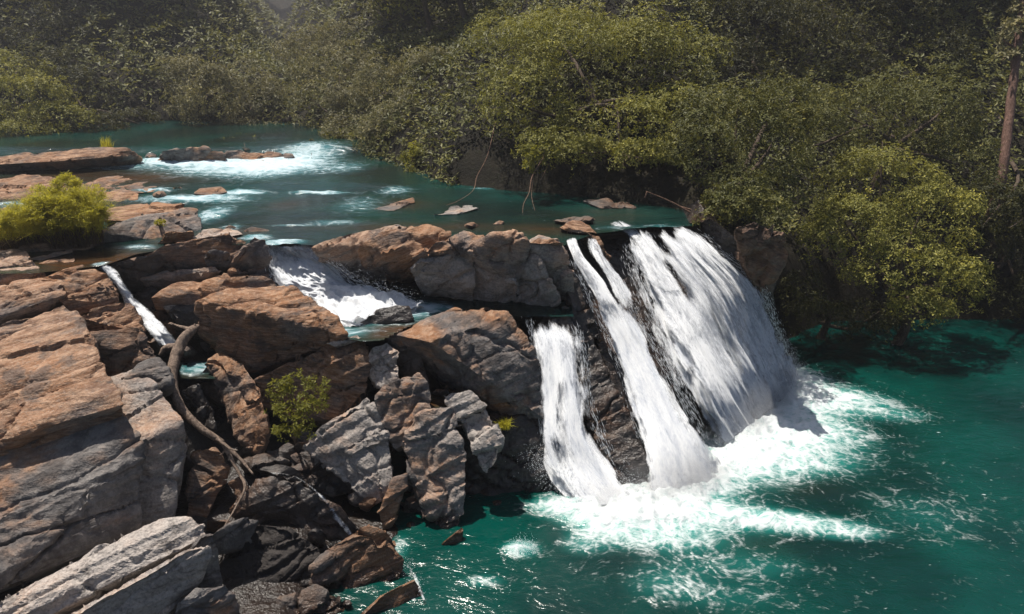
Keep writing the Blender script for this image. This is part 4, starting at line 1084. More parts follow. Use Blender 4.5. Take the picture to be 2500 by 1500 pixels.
mist('soft white mist where the main waterfall lands', (1760, 1050, -3.75), (1920, 930, -3.75), .95, 1.1, 1)
mist('soft white mist where the second waterfall lands', (1570, 1200, -3.8), (1740, 1150, -3.8), .8, 1.0, 2)
mist('soft white mist where the small waterfall lands', (1440, 1200, -3.8), (1500, 1230, -3.85), .5, .7, 3)


# ragged strands flung off the edges of the falls
def strands(curves, seed):
    r = np.random.default_rng(seed)
    Vs, Fs, off = [], [], 0
    for pts, n, sp in curves:
        Cv = spline([at(*p) for p in pts], 200)
        T = np.gradient(Cv, axis=0); T /= np.linalg.norm(T, axis=1)[:, None]
        i = r.integers(4, 196, n)
        p = Cv[i] + r.normal(0, sp, (n, 3)) + np.array([-.0, -.08, .10])
        t = T[i] + r.normal(0, .10, (n, 3))
        sd_ = np.cross(t, CAM - p); sd_ /= np.linalg.norm(sd_, axis=1)[:, None]
        ln = r.uniform(.02, .09, (n, 1)); wd = r.uniform(.0015, .0045, (n, 1))
        nn = np.cross(sd_, t); nn /= np.linalg.norm(nn, axis=1)[:, None]
        V = np.stack([p - t * ln, p + sd_ * wd, p + nn * wd, p - sd_ * wd, p + t * ln], 1).reshape(-1, 3)
        f = np.array([(0, 1, 2), (0, 2, 3), (0, 3, 1), (4, 2, 1), (4, 3, 2), (4, 1, 3)])
        Fs.append((f[None] + 5 * np.arange(n)[:, None, None]).reshape(-1, 3) + off); Vs.append(V); off += len(V)
    return np_mesh('flung_water', np.vstack(Vs), np.vstack(Fs), False)


me = strands([([(1290, 790, -1.2), (1310, 880, -1.85), (1320, 1000, -2.7), (1325, 1080, -3.2)], 350, .05), ([(1405, 800, -1.35), (1425, 880, -1.9), (1440, 1000, -2.7), (1490, 1130, -3.5)], 350, .05),
              ([(1395, 640, -.3), (1440, 740, -1.05), (1500, 880, -2.05), (1565, 1090, -3.4)], 300, .045), ([(1500, 700, -.75), (1590, 850, -1.85), (1665, 980, -2.7), (1720, 1080, -3.4)], 450, .07),
              ([(1530, 600, -.35), (1570, 700, -1.05), (1630, 860, -2.15), (1700, 1000, -3.15)], 400, .06), ([(1700, 580, -.2), (1800, 660, -.85), (1850, 708, -1.3), (1895, 814, -2.5), (1938, 918, -4.0)], 900, .06),
              ([(1600, 600, -.4), (1700, 760, -1.6), (1790, 940, -3.2)], 500, .25), ([(1520, 620, -.5), (1580, 780, -1.6), (1650, 960, -2.8)], 300, .08),
              ([(660, 610, -.15), (680, 690, -.7), (780, 760, -1.05)], 260, .06), ([(790, 620, -.25), (868, 700, -.85), (1000, 742, -1.05)], 500, .07)], 9)
tag(link('flung_water', me, M_DROP), 'fine white threads of water flung off the edges of the falls', kind='stuff')

# ------------------------------------------------------------------ foliage
def rosettes(C, Nn, size, nleaf, r, wid=0.46, lift=0.14, flat=1.0):
    """leaf sprigs: at every point nleaf pointed leaves spread round the normal; returns verts, quads"""
    n = len(C)
    a = r.normal(0, 1, (n, 3))
    T1 = np.cross(Nn, a); T1 /= np.linalg.norm(T1, axis=1)[:, None] + 1e-9
    T2 = np.cross(Nn, T1)
    th0 = r.random(n) * 6.28
    k = np.arange(nleaf)
    ang = th0[:, None] + k[None] * (6.283 / nleaf) + r.normal(0, .3, (n, nleaf))
    dirv = T1[:, None] * np.cos(ang)[..., None] + T2[:, None] * np.sin(ang)[..., None]
    dirv = dirv * flat + Nn[:, None] * (lift + r.normal(0, .26, (n, nleaf)))[..., None]
    dirv /= np.linalg.norm(dirv, axis=2)[..., None] + 1e-9
    side = np.cross(dirv, Nn[:, None] + r.normal(0, .28, (n, nleaf, 3)))
    side /= np.linalg.norm(side, axis=2)[..., None] + 1e-9
    s = (size * r.uniform(.6, 1.35, (n, nleaf)))[..., None] if np.isscalar(size) else (size[:, None] * r.uniform(.6, 1.35, (n, nleaf)))[..., None]
    b = C[:, None] + dirv * s * 0.12
    up = np.cross(side, dirv)
    m = b + dirv * s * 0.5 + up * s * 0.08
    tip = b + dirv * s - up * s * 0.05
    V = np.stack([b, m + side * s * wid * .5, tip, m - side * s * wid * .5], 2).reshape(-1, 3)
    F = np.arange(n * nleaf * 4).reshape(-1, 4)
    return V, F


def crown_points(lobes, n, r, lump=0.2, freq=1.5, gap=-0.22, depth=0.5, low=-0.55):
    """points spread through the outer shell of overlapping lobes (centre, radii); thinned into clumps by noise"""
    Cs = np.array([l[0] for l in lobes]); Rs = np.array([l[1] for l in lobes])
    C0, R0 = Cs, Rs
    for c_, q_ in zip(C0, R0):
        m_ = 11
        d_ = r.normal(0, 1, (m_, 3)); d_ /= np.linalg.norm(d_, axis=1)[:, None]
        d_[:, 2] = np.where(d_[:, 2] < -.4, -d_[:, 2], d_[:, 2])
        k_ = r.uniform(.22, .48, (m_, 1))
        Cs = np.vstack([Cs, c_ + d_ * q_ * r.uniform(.62, .98, (m_, 1))])
        Rs = np.vstack([Rs, q_[None] * k_ * r.uniform(.8, 1.25, (m_, 3))])
    area = (Rs[:, 0] * Rs[:, 1] * Rs[:, 2]) ** (2 / 3)
    pick = r.choice(len(Cs), size=int(n * 2.6), p=area ** .8 / (area ** .8).sum())
    dv = r.normal(0, 1, (len(pick), 3)); dv /= np.linalg.norm(dv, axis=1)[:, None]
    ok = dv[:, 2] > low - 0.4 * r.random(len(dv))
    pick, dv = pick[ok], dv[ok]
    rr = 1 - depth * r.random(len(dv)) ** 2.6
    base = Cs[pick] + dv * Rs[pick]
    nz = fbm(base * freq, 4, 0.6)
    rr = rr + lump * nz * 1.6
    p = Cs[pick] + dv * Rs[pick] * rr[:, None]
    keep = fbm(p * freq * 1.7 + 9, 3) > gap
    for c, q in zip(C0, R0):
        e = (((p - c) / q) ** 2).sum(1)
        keep &= ~((e < 0.42) & (r.random(len(p)) < .9))
    p, dv, q = p[keep], dv[keep], Rs[pick[keep]]
    nn = dv / q
    nn /= np.linalg.norm(nn, axis=1)[:, None]
    nn = nn * 0.95 + np.array([0, 0, .28]) + r.normal(0, .28, nn.shape)
    nn /= np.linalg.norm(nn, axis=1)[:, None]
    return p[:n], nn[:n]


def limbs(base, lobes, r0, r):
    """tapered trunk from the root to the heart of the crown, a limb to every lobe"""
    Cs = np.array([l[0] for l in lobes])
    c = Cs.mean(0)
    top = c + np.array([0, 0, -.1])
    mid = base * .5 + top * .5 + r.normal(0, .10, 3) * np.linalg.norm(top - base) * np.array([1, 1, .2])
    out_t = tube([base - np.array([0, 0, .25]), base * .8 + mid * .2, mid, top], [r0 * 1.5, r0 * 1.1, r0 * .85, r0 * .55], 20, 8, .25)
    out_l = []
    for q in Cs:
        st = mid * .5 + top * .5 + r.normal(0, .05, 3)
        k = st * .5 + q * .5 + r.normal(0, .12, 3) * np.linalg.norm(q - st)
        out_l.append(tube([st, k, q, q + (q - k) * .5 + np.array([0, 0, .1])], [r0 * .5, r0 * .36, r0 * .2, r0 * .06], 12, 6, .2))
    return out_t, out_l


def L(px, py, dep, rx, ry, rd=None):
    s = dep / FPX
    return (far(px, py, dep), np.array([rx * s, (rd or (rx + ry) * .5) * s, ry * s]))


def tree(name, label, lobes, n, leaf, mat, cat='tree', group=None, root=None, nleaf=4, r0=None, seed=1, bark=None, **kw):
    r = np.random.default_rng(seed)
    Cs = np.array([l[0] for l in lobes])
    c = Cs.mean(0)
    if root is None:
        root = (c[0], c[1] + 0.5)
    base = np.array([root[0], root[1], gz(*root)])
    e = link(name, None, None, None, base)
    e.empty_display_size = 0.3
    tag(e, label, cat, group, 'thing')
    size = np.linalg.norm(Cs.max(0) - Cs.min(0)) + max(l[1][0] for l in lobes)
    r0 = min(r0 or 0.03 * size + .03, .15)
    tr, ls = limbs(base, lobes, r0, r)
    link('trunk', tube_mesh('trunk', [(tr[0] - base, tr[1], tr[2])]), bark or M_BARK, e)
    for q in ls[:6]:
        link('limb', tube_mesh('limb', [(q[0] - base, q[1], q[2])]), bark or M_BARK, e)
    A_ = sum(2 * math.pi * ((q[0] * q[1] + q[1] * q[2] + q[0] * q[2]) / 3) for _, q in lobes)
    n = int(min(14500, max(n * .75, 0.75 * A_ / (1.15 * (leaf * .78) ** 2))))
    p, nn = crown_points(lobes, n, r, **kw)
    V, F = rosettes(p, nn, leaf * .78, nleaf, r)
    me = np_mesh('crown', V - base, F, False)
    link('crown', me, mat, e)
    return e


TREES = [
 ('vine_covered_tree', 'broad sunlit olive green mound of foliage above the river', [L(1420, 190, 19, 240, 130, 150), L(1290, 265, 18.4, 120, 110), L(1600, 150, 19.6, 150, 110), L(1510, 330, 18, 190, 105), L(1370, 100, 20.5, 150, 70), L(1640, 300, 18, 110, 90), L(1350, 380, 17.6, 90, 60)],
  9500, .105, M_LEAF, dict(lump=.12, gap=-.3, low=-.3)),
 ('river_tree', 'low dark tree hanging over the river below the sunlit mound', [L(1430, 375, 17.6, 80, 40), L(1560, 395, 17.3, 90, 45), L(1640, 380, 17, 50, 45)], 2000, .105, M_LEAF, dict(low=0.0)),
 ('river_tree', 'leafy olive tree leaning over the crest of the falls', [L(1800, 290, 17, 150, 90), L(1730, 380, 16.4, 95, 100), L(1880, 360, 17, 110, 110), L(1790, 470, 16.2, 90, 70), L(1920, 260, 17.8, 100, 60), L(1738, 525, 15.2, 46, 52), L(1790, 500, 15.2, 60, 50), L(1900, 470, 16.8, 80, 70), L(1860, 515, 15.6, 70, 42)],
  6800, .105, M_LEAF_MID, dict(gap=-.18, low=-.35)),
 ('river_tree', 'rounded olive tree overhanging the teal pool at right', [L(2150, 455, 18.6, 150, 90), L(2240, 540, 18.4, 130, 110), L(2080, 570, 18, 110, 90), L(2200, 650, 17.8, 140, 90), L(2300, 700, 17.8, 100, 80), L(2240, 760, 17.4, 70, 45), L(2360, 690, 18.2, 60, 50), L(2010, 600, 17.8, 60, 60)],
  8200, .105, M_LEAF, dict(lump=.14, gap=-.24, low=-.35)),
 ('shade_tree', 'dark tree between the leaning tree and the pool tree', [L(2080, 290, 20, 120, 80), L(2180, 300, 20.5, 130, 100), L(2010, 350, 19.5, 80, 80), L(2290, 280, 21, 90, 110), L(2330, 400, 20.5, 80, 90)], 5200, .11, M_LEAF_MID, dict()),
 ('shade_tree', 'tall dark tree behind the sunlit mound at upper right', [L(1850, 90, 25, 150, 110), L(1800, 190, 24, 90, 70), L(1950, 140, 25, 130, 120), L(1900, 230, 23.5, 110, 60), L(1740, 40, 26, 110, 80)], 5200, .125, M_LEAF_SHADE_DARK, dict()),
 ('shade_tree', 'tall dark tree at the top right behind the pool tree', [L(2180, 90, 25.5, 130, 130), L(2280, 180, 25, 90, 110), L(2100, 190, 25, 90, 70), L(2240, 20, 27, 120, 90)], 4600, .125, M_LEAF_SHADE_DARK, dict()),
 ('shade_tree', 'very dark shrubby tree at the right edge beside the pale trunk', [L(2400, 330, 25.5, 110, 120), L(2400, 480, 23.5, 90, 90), L(2490, 400, 25.5, 80, 160), L(2450, 120, 27, 140, 140), L(2430, 515, 19, 75, 70), L(2490, 540, 19, 60, 80)], 4600, .12, M_LEAF_SHADE_DARK, dict()),
 ('shade_tree', 'dark bush at the right edge above the pool bank', [L(2450, 620, 20.5, 90, 90), L(2490, 730, 20, 80, 70), L(2380, 600, 20.5, 60, 70)], 2600, .11, M_LEAF_SHADE_DARK, dict()),
 ('bank_shrub', 'shaded brown green shrub on the cliff below the pool tree', [L(2000, 790, 18.4, 90, 50), L(2120, 780, 18.6, 90, 50), L(1960, 720, 18.2, 60, 60)], 1700, .10, M_LEAF_SHADE_DARK, dict()),
 ('hill_tree', 'olive tree at the top edge left of the sunlit mound', [L(1300, 30, 26, 120, 70), L(1220, 90, 25, 90, 60), L(1400, 20, 27, 110, 60)], 3400, .13, M_LEAF, dict()),
 ('hill_tree', 'yellow green tree at the top edge above the sunlit mound', [L(1540, 20, 27, 100, 60), L(1640, 50, 26, 90, 70), L(1480, 60, 26, 80, 40)], 3200, .13, M_LEAF_YEL, dict()),
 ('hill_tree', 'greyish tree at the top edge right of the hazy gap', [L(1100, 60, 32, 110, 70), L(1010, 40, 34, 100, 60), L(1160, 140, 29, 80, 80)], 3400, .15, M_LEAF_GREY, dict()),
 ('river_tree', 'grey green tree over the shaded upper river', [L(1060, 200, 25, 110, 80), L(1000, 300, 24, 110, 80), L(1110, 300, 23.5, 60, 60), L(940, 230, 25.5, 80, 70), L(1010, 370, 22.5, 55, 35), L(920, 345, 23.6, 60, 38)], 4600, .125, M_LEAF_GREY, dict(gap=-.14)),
 ('river_tree', 'haze-grey tree in the middle behind the far riffle', [L(830, 200, 29, 120, 80), L(900, 280, 27, 90, 80), L(780, 260, 28.5, 80, 70), L(870, 340, 26.5, 90, 50)], 4200, .14, M_LEAF_GREY, dict(gap=-.12)),
 ('hill_tree', 'hazy grey tree below the blue gap', [L(760, 130, 34, 100, 50), L(880, 110, 35, 110, 60), L(960, 150, 33, 90, 60)], 3400, .16, M_LEAF_GREY, dict()),
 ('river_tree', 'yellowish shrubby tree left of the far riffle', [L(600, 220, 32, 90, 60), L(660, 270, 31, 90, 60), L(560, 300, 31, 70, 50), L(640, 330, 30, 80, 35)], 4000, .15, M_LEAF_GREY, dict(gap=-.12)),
 ('river_tree', 'dark leafy tree dipping to the river at left edge', [L(70, 240, 31, 120, 60), L(140, 290, 30, 90, 35), L(20, 290, 30.5, 80, 40), L(40, 180, 32, 90, 50), L(60, 318, 30, 100, 26)], 4200, .14, M_LEAF, dict(gap=-.12)),
 ('hill_tree', 'tall dark tree at the top left corner', [L(80, 70, 36, 130, 90), L(190, 130, 37, 110, 90), L(0, 130, 35, 90, 70), L(160, 20, 38, 100, 60)], 4200, .16, M_LEAF_SHADE_DARK, dict()),
 ('hill_tree', 'dark tree right of the top left corner', [L(300, 60, 40, 100, 80), L(270, 190, 38, 100, 80), L(360, 130, 41, 90, 90)], 3800, .17, M_LEAF, dict()),
 ('river_tree', 'dark bank tree above the still green backwater', [L(260, 280, 36, 110, 45), L(370, 260, 38, 100, 60), L(450, 240, 39, 80, 70), L(340, 200, 38, 80, 50)], 3600, .16, M_LEAF_SHADE_DARK, dict(gap=-.12)),
 ('river_tree', 'grey brown tree over the right end of the backwater', [L(500, 260, 33, 80, 60), L(470, 200, 35, 80, 60), L(540, 230, 33, 60, 60)], 3000, .15, M_LEAF_GREY, dict(gap=-.12)),
 ('river_tree', 'low shaded bushes of the left bank behind the red brown ledge', [L(180, 230, 33, 90, 60), L(250, 300, 32, 80, 30), L(120, 180, 34, 90, 60), L(330, 300, 33, 70, 28), L(210, 305, 31, 90, 24)], 3600, .14, M_LEAF_SHADE_DARK, dict(gap=-.12)),
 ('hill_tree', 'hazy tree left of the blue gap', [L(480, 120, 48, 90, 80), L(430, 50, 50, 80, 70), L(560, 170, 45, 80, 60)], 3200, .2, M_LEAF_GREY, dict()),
]
for i, (nm, lb, lobes, n, leaf, mat, kw) in enumerate(TREES):
    if 'backwater' in lb or 'left edge' in lb or 'left bank' in lb or 'top left corner' in lb:
        lobes = [(CAM + (c - CAM) * .9, q * .9) for c, q in lobes]
    tree(nm, lb, lobes, n, leaf, mat, seed=100 + i, group='trees along the banks', **kw)

# far wooded slopes: crowns copied from a few kinds, each tree a thing of its own
KINDS = []
for k in range(4):
    r = np.random.default_rng(300 + k)
    lob = [(np.array([r.normal(0, .55), r.normal(0, .55), 2.1 + r.normal(0, .35)]), np.array([1, 1, .8]) * r.uniform(.75, 1.15)) for _ in range(5)]
    p, nn = crown_points(lob, 1500, r, lump=.2, freq=1.2, gap=-.25)
    V, F = rosettes(p, nn, .17, 4, r)
    cm = np_mesh('crown', V, F, False)
    cm.materials.append([M_LEAF_GREY, M_LEAF, M_LEAF_SHADE_DARK, M_LEAF_GREY][k])
    t_, l_ = limbs(np.zeros(3), lob, .1, r)
    tm = tube_mesh('trunk', [t_] + l_)
    tm.materials.append(M_BARK)
    KINDS.append((cm, tm))
r = np.random.default_rng(77)
WHERE = lambda px: ('behind the trees at far left' if px < 300 else 'left of the blue gap' if px < 600 else 'closing the blue hazy gap' if px < 900 else
                    'behind the haze-grey middle trees' if px < 1250 else 'behind the sunlit mound' if px < 1750 else 'behind the dark trees at right')
count = 0
for ring, (y0, y1, step) in enumerate([(27, 36, 3.2), (36, 56, 4.6), (56, 100, 8), (120, 260, 17)]):
    y = y0
    while y < y1:
        half = y * 0.80 + 3
        x = -half + r.uniform(0, step)
        while x < half:
            X, Y = x + r.uniform(-.3, .3) * step, y + r.uniform(-.4, .4) * step
            dd = float(bank_dist(np.array([X]), np.array([Y]))[0])
            if dd > 2.0 and count < 290 and Y > (28 if X / Y > -.12 else 33 if X / Y > -.2 else 38 if X / Y < -.42 else 26) and not (-.42 < X / Y < -.20 and 26 < Y < 118):
                z = gz(X, Y)
                v = np.array([X, Y, z + 2]) - CAM
                dep = v @ FWD
                px, py = 1250 + FPX * v[0] / dep, 750 - FPX * (v @ UP) / dep
                if -150 < px < 2650 and -330 < py < 420 and not (ring > 1 and (px > 1150 or px < 250)):
                    kd = r.integers(4); cm, tm = KINDS[kd]
                    e = link('hill_tree', None, None, None, (X, Y, z - .15))
                    s = min(step, 11) * r.uniform(.30, .44)
                    e.scale = (s, s, s * r.uniform(.9, 1.3)); e.rotation_euler = (0, 0, r.uniform(0, 6.28))
                    look = ['haze grey green', 'olive green', 'dark green', 'pale bushy'][kd] + (' small tree low on the bank ' if ring == 0 else ' tree up the wooded slope ' if ring == 1 else ' distant hazy tree ')
                    tag(e, look + WHERE(px), 'tree', look.strip() + 's ' + WHERE(px), 'thing')
                    link('crown', cm, None, e); link('trunk', tm, None, e)
                    count += 1
            x += step
        y += step * .8

# undergrowth that hides the soil
r = np.random.default_rng(5)
n = 62000
az = r.uniform(-.82, .86, n); yy = 14.6 * (110 / 14.6) ** (r.random(n) ** 1.1)
X, Y = az * yy, yy
dd = bank_dist(X, Y)
k = dd > np.where(X / Y > -.08, 1.5, np.where(X / Y < -.35, .9, .3))
X, Y, dd = X[k], Y[k], dd[k]
Z = land_z(X, Y)
hgt = 0.05 + np.abs(r.normal(0, 1, len(X))) * 0.2 + np.clip(Y / 25, .6, 3) * np.where((X / Y > -.40) & (X / Y < -.215) & (Y > 32), .25, .9) * np.clip(fbm(np.c_[X * 12 / Y, Y * .35, X * 0], 3) + .15, 0, 1)
C = np.c_[X, Y, Z + hgt]
nn = np.c_[r.normal(0, .5, len(X)), r.normal(-.4, .5, len(X)), np.ones(len(X))]; nn /= np.linalg.norm(nn, axis=1)[:, None]
V, F = rosettes(C, nn, 0.0075 * Y, 4, r)
tag(link('undergrowth', np_mesh('undergrowth', V, F, False), M_LEAF_MID), 'low dark undergrowth covering the wooded banks', kind='stuff')  # darker leaf colour stands in for deep shade below the bright crowns


# ------------------------------------------------------------------ grass, shrub and tufts among the rocks
def blades(base_px, n, h, wdt, spread, r, lean=.35, zc=0.0, top=True):
    C = []
    for (px, py, rx, ry) in base_px:
        m = n // len(base_px)
        a = r.random(m) * 6.28; q = np.sqrt(r.random(m))
        for j in range(m):
            C.append(at(px + rx * q[j] * math.cos(a[j]), py + ry * q[j] * math.sin(a[j]), zc))
    C = np.array(C)
    m = len(C)
    hh = h * r.uniform(.45, 1.1, m)
    dr = r.normal(0, 1, (m, 3)) * np.array([1, 1, 0]); dr /= np.linalg.norm(dr, axis=1)[:, None]
    ln = np.abs(r.normal(0, lean, m))
    sd_ = np.cross(dr, [0, 0, 1]) * wdt * .5
    p0, p1 = C, C + np.c_[dr[:, 0] * ln * hh * .35, dr[:, 1] * ln * hh * .35, hh * .6]
    p2 = C + np.c_[dr[:, 0] * ln * hh, dr[:, 1] * ln * hh, hh * (1 - .25 * ln)]
    V = np.stack([p0 - sd_, p0 + sd_, p1 + sd_ * .8, p1 - sd_ * .8, p2], 1).reshape(-1, 3)
    i = 5 * np.arange(m)
    F4 = np.stack([i, i + 1, i + 2, i + 3], 1)
    F3 = np.stack([i + 3, i + 2, i + 4, i + 4], 1)
    return V, F4, F3, C


def grass(name, label, spots, n, h, wdt, zc, mat, seed, dry=0, lean=.35, cat='grass clump'):
    r = np.random.default_rng(seed)
    V, F4, F3, C = blades(spots, n, h, wdt, 0, r, lean, zc)
    c = np.array([C[:, 0].mean(), C[:, 1].mean(), zc])
    e = tag(link(name, None, None, None, c), label, cat, None, 'thing')
    me = bpy.data.meshes.new('green_blades')
    me.from_pydata([tuple(v) for v in V - c], [], [tuple(int(q) for q in f) for f in F4] + [tuple(int(q) for q in f[:3]) for f in F3])
    link('green_blades', me, mat, e)
    if dry:
        V, F4, F3, C = blades([(a, b + 4, rx * 1.05, ry * 1.1) for a, b, rx, ry in spots], dry, h * .5, wdt, 0, r, lean * 1.2, zc)
        me = bpy.data.meshes.new('dry_stalks')
        me.from_pydata([tuple(v) for v in V - c], [], [tuple(int(q) for q in f) for f in F4] + [tuple(int(q) for q in f[:3]) for f in F3])
        link('dry_stalks', me, M_DRY, e)
    return e


G1 = grass('grass_clump', 'tall bright yellow green grass clump on the left rocks', [(185, 588, 66, 14), (150, 592, 60, 12)], 9000, 1.05, .011, .05, M_GRASS, 1, dry=2600, lean=.5)
G2 = grass('grass_clump', 'shorter yellow green grass clump at the left edge', [(70, 590, 50, 12), (20, 598, 40, 8)], 5200, .72, .010, .05, M_GRASS, 2, dry=2200, lean=.6)
grass('grass_tuft', 'small tuft of grass on the far red brown ledge', [(262, 370, 14, 3)], 160, .5, .02, .5, M_GRASS, 3, cat='grass tuft')
grass('grass_tuft', 'tiny yellow green tuft below the big square boulder', [(1232, 1046, 14, 6)], 220, .22, .012, -2.75, M_GRASS, 4, cat='grass tuft', lean=.8)


def plume(e, lobes, n, seed):
    r = np.random.default_rng(seed)
    p, nn = crown_points(lobes, n, r, lump=.25, freq=3.5, gap=-.3, depth=.75, low=-.6)
    nn = nn * .5 + np.array([0, 0, .8])
    V, F = rosettes(p, nn / np.linalg.norm(nn, axis=1)[:, None], .085, 6, r, wid=.13, lift=.75)
    link('feathery_tops', np_mesh('feathery_tops', V - np.array(e.location), F, False), M_GRASS, e)


plume(G1, [L(195, 515, 13.3, 62, 48), L(135, 530, 13.1, 60, 42), L(168, 458, 13.5, 26, 30), L(232, 540, 13.2, 28, 34), L(110, 490, 13.3, 40, 30)], 2600, 31)
plume(G2, [L(60, 548, 13, 50, 36), L(15, 566, 12.9, 40, 26)], 1300, 32)


def shrub(name, label, lobes, n, leaf, mat, seed, root):
    r = np.random.default_rng(seed)
    e = tag(link(name, None, None, None, root), label, 'shrub', None, 'thing')
    p, nn = crown_points(lobes, n, r, lump=.35, freq=4, gap=-.02, depth=.8, low=-.9)
    V, F = rosettes(p, nn, leaf, 5, r, wid=.5)
    link('foliage', np_mesh('foliage', V - root, F, False), mat, e)
    for q in range(7):
        tip = p[r.integers(len(p))]
        link('stem', tube_mesh('stem', [tube([np.zeros(3), (tip - root) * .5 + r.normal(0, .03, 3), tip - root], [.012, .009, .004], 10, 5)]), M_BARK, e)
    return e


shrub('leafy_shrub', 'small bright leafy shrub growing between the brown boulders', [L(735, 945, 10.9, 50, 34), L(694, 960, 10.8, 32, 36), L(770, 975, 10.7, 34, 42), L(725, 1010, 10.6, 56, 44), L(700, 1060, 10.6, 40, 22), L(745, 1055, 10.6, 34, 24)], 340, .06, M_LEAF_YEL, 21, at(720, 1085, -2.95))
shrub('leafy_shrub', 'sprig of yellow leaves hanging over the shaded river', [L(1020, 385, 21, 36, 30), L(1000, 420, 20.6, 14, 22)], 160, .10, M_LEAF_YEL, 22, far(1010, 350, 21.3))
shrub('leafy_shrub', 'yellow leafed sprig below the sunlit mound', [L(1310, 385, 17, 26, 28), L(1290, 410, 17, 16, 14)], 150, .09, M_LEAF_YEL, 23, far(1330, 360, 17.4))
shrub('moss_patch', 'tiny yellow moss patch on the dark grey wedge slab', [L(392, 545, 13.4, 12, 8)], 60, .035, M_GRASS, 24, at(390, 548, .12))

shrub('low_bush', 'low yellowish bush on the midstream ledge', [L(560, 352, 26, 50, 12), L(640, 350, 26.5, 50, 14), L(600, 345, 27, 50, 14)], 900, .10, M_LEAF_YEL, 25, at(600, 368, .3))
shrub('low_bush', 'pale dry bush standing in the far riffle', [L(752, 385, 24, 16, 14), L(772, 398, 23.5, 14, 10), L(760, 360, 25, 16, 16)], 260, .08, M_LEAF_GREY, 26, at(762, 405, .1))
shrub('low_bush', 'green bush at the foot of the haze-grey middle tree', [L(830, 335, 26, 36, 18), L(870, 340, 26, 40, 16)], 500, .11, M_LEAF_YEL, 27, at(840, 358, .2))

# ------------------------------------------------------------------ driftwood, vines, bare branches, pale trunk
def wood(name, label, cat, main, branches, mat, rough=.3, part='trunk'):
    W_ = np.array([at(*p[:3]) for p in main])
    base = W_[-1]
    e = tag(link(name, None, None, None, base), label, cat, None, 'thing')
    link(part, tube_mesh(part, [tube(W_ - base, [p[3] * .78 for p in main], 12 * len(main), 12, rough)]), mat, e)
    for b in branches:
        q = np.array([at(*p[:3]) for p in b]) - base
        link('branch', tube_mesh('branch', [tube(q, [p[3] * .78 for p in b], 8 * len(b), 8, rough)]), mat, e)
    return e


wood('driftwood_log', 'bent bare driftwood trunk lying among the left rocks', 'driftwood',
     [(484, 796, -.98, .05), (462, 812, -1.02, .11), (436, 850, -1.22, .125), (422, 900, -1.45, .115), (424, 950, -1.7, .10), (446, 1000, -1.95, .095), (490, 1045, -2.22, .085), (545, 1082, -2.5, .06)],
     [[(440, 846, -1.2, .10), (405, 850, -1.25, .075), (388, 868, -1.35, .02)], [(470, 805, -1.0, .06), (440, 798, -.98, .03), (420, 790, -.95, .01)], [(472, 806, -1.0, .05), (476, 790, -.9, .012)],
      [(540, 1080, -2.48, .055), (585, 1120, -2.72, .035), (618, 1158, -2.9, .02)], [(545, 1084, -2.5, .05), (580, 1150, -2.85, .032), (598, 1190, -3.0, .03), (575, 1240, -3.2, .022), (545, 1290, -3.35, .012)],
      [(530, 1072, -2.4, .04), (560, 1095, -2.5, .02), (580, 1100, -2.5, .008)], [(555, 1090, -2.5, .03), (540, 1110, -2.65, .015), (520, 1112, -2.7, .006)]], M_DRIFT)


def line(name, label, cat, pts, r0, r1, mat, extra=()):
    W_ = np.array([far(*p) for p in pts])
    base = W_[0]
    e = tag(link(name, None, None, None, base), label, cat, None, 'thing')
    link('stem', tube_mesh('stem', [tube(W_ - base, np.linspace(r0, r1, len(W_)), 10 * len(W_), 6, .2)]), mat, e)
    for x in extra:
        q = np.array([far(*p) for p in x]) - base
        link('side_stem', tube_mesh('side_stem', [tube(q, np.linspace(r0 * .7, r1 * .6, len(q)), 8 * len(q), 5, .2)]), mat, e)
    return e


line('bare_branch', 'bare brown branch reaching out over the crest of the falls', 'branch', [(1760, 560, 16), (1720, 540, 15.9), (1660, 505, 15.8), (1620, 485, 15.7), (1578, 468, 15.6)], .035, .012, M_VINE,
     [[(1660, 505, 15.8), (1700, 515, 15.9), (1730, 512, 16)], [(1580, 469, 15.6), (1574, 484, 15.6)]])
line('hanging_vine', 'forked brown vine hanging to the green water', 'vine', [(1330, 380, 17), (1300, 430, 16.8), (1292, 470, 16.6), (1278, 500, 16.4), (1276, 532, 16.2)], .016, .007, M_VINE, [[(1300, 440, 16.8), (1298, 480, 16.6), (1306, 515, 16.3)], [(1340, 400, 17), (1320, 440, 16.9)]])
line('hanging_vine', 'long thin vine trailing into the river left of the forked one', 'vine', [(1210, 300, 18.5), (1190, 380, 18.2), (1165, 430, 18), (1155, 465, 17.6), (1120, 490, 17), (1090, 502, 16.6)], .012, .006, M_VINE)
line('hanging_vine', 'thin vine dangling in front of the main waterfall', 'vine', [(1720, 560, 15.6), (1722, 600, 15.2), (1728, 660, 15), (1736, 716, 15)], .010, .004, M_BARK)
line('bare_branch', 'pale bare twig dipping to the backwater at left', 'branch', [(60, 300, 30.5), (85, 318, 30.3), (100, 335, 30.1), (125, 334, 30)], .04, .015, M_DRIFT, [[(98, 325, 30.2), (130, 322, 30.1), (148, 320, 30)]])
line('bare_branch', 'thin bare twig among the leaves of the leaning tree', 'branch', [(1880, 470, 16.2), (1895, 505, 16), (1912, 530, 15.9)], .012, .005, M_DRIFT)
c0 = far(2446, 430, 20.5)
e = tag(link('pale_trunk_tree', None, None, None, (c0[0], c0[1], gz(c0[0], c0[1]))), 'slender tree with pale reddish bare trunk at the right edge', 'tree', None, 'thing')
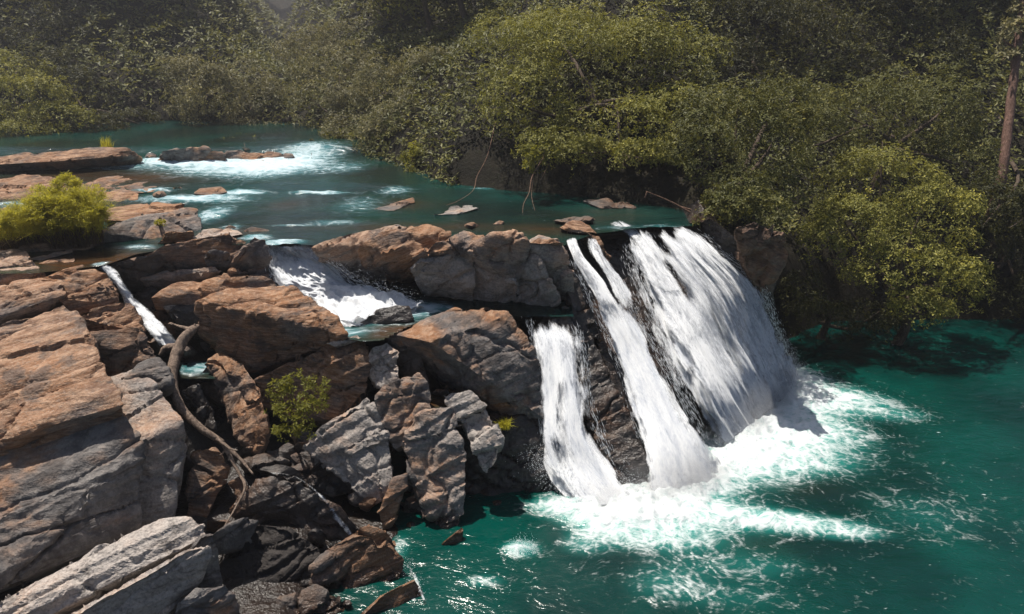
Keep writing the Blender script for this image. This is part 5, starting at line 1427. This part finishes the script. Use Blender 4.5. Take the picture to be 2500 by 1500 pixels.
b0 = np.array(e.location)
tp = far(2516, -120, 20.9)
link('trunk', tube_mesh('trunk', [tube([np.zeros(3), c0 - b0, far(2468, 250, 20.6) - b0, far(2488, 80, 20.7) - b0, tp - b0], [.17, .14, .12, .11, .08], 50, 10, .3)]), M_BARK_RED, e)
rr = np.random.default_rng(9)
p, nn = crown_points([L(2480, 100, 20.7, 40, 45), L(2460, 140, 20.7, 34, 14), L(2500, 40, 20.9, 40, 40), L(2530, -60, 21, 80, 60)], 420, rr, freq=3)
V, F = rosettes(p, nn, .15, 5, rr)
link('crown', np_mesh('crown', V - b0, F, False), M_LEAF_GREY, e)
for q in ((2445, 148), (2450, 100), (2520, 60)):
    s_ = far(2482, 120, 20.7) - b0
    link('limb', tube_mesh('limb', [tube([s_, (s_ + far(*q, 20.7) - b0) / 2, far(*q, 20.7) - b0], [.04, .03, .01], 12, 6)]), M_BARK_RED, e)

# ------------------------------------------------------------------ haze in the valley air
def box(name, lo, hi):
    x0, y0, z0 = lo; x1, y1, z1 = hi
    v = [(x0, y0, z0), (x1, y0, z0), (x1, y1, z0), (x0, y1, z0), (x0, y0, z1), (x1, y0, z1), (x1, y1, z1), (x0, y1, z1)]
    f = [(0, 3, 2, 1), (4, 5, 6, 7), (0, 1, 5, 4), (1, 2, 6, 5), (2, 3, 7, 6), (3, 0, 4, 7)]
    me = bpy.data.meshes.new(name); me.from_pydata(v, [], f); me.update()
    return me


hm = bpy.data.materials.new('valley_haze'); hm.use_nodes = True
hm.node_tree.nodes.clear()
ho = hm.node_tree.nodes.new('ShaderNodeOutputMaterial'); hv = hm.node_tree.nodes.new('ShaderNodeVolumePrincipled')
hv.inputs['Color'].default_value = (0.92, 0.92, 0.98, 1); hv.inputs['Density'].default_value = 0.0021; hv.inputs['Anisotropy'].default_value = 0.6
hm.node_tree.links.new(hv.outputs[0], ho.inputs['Volume'])
tag(link('haze', box('haze', (-240, -10, -8), (240, 280, 56)), hm), 'thin pale haze in the valley air', kind='stuff')
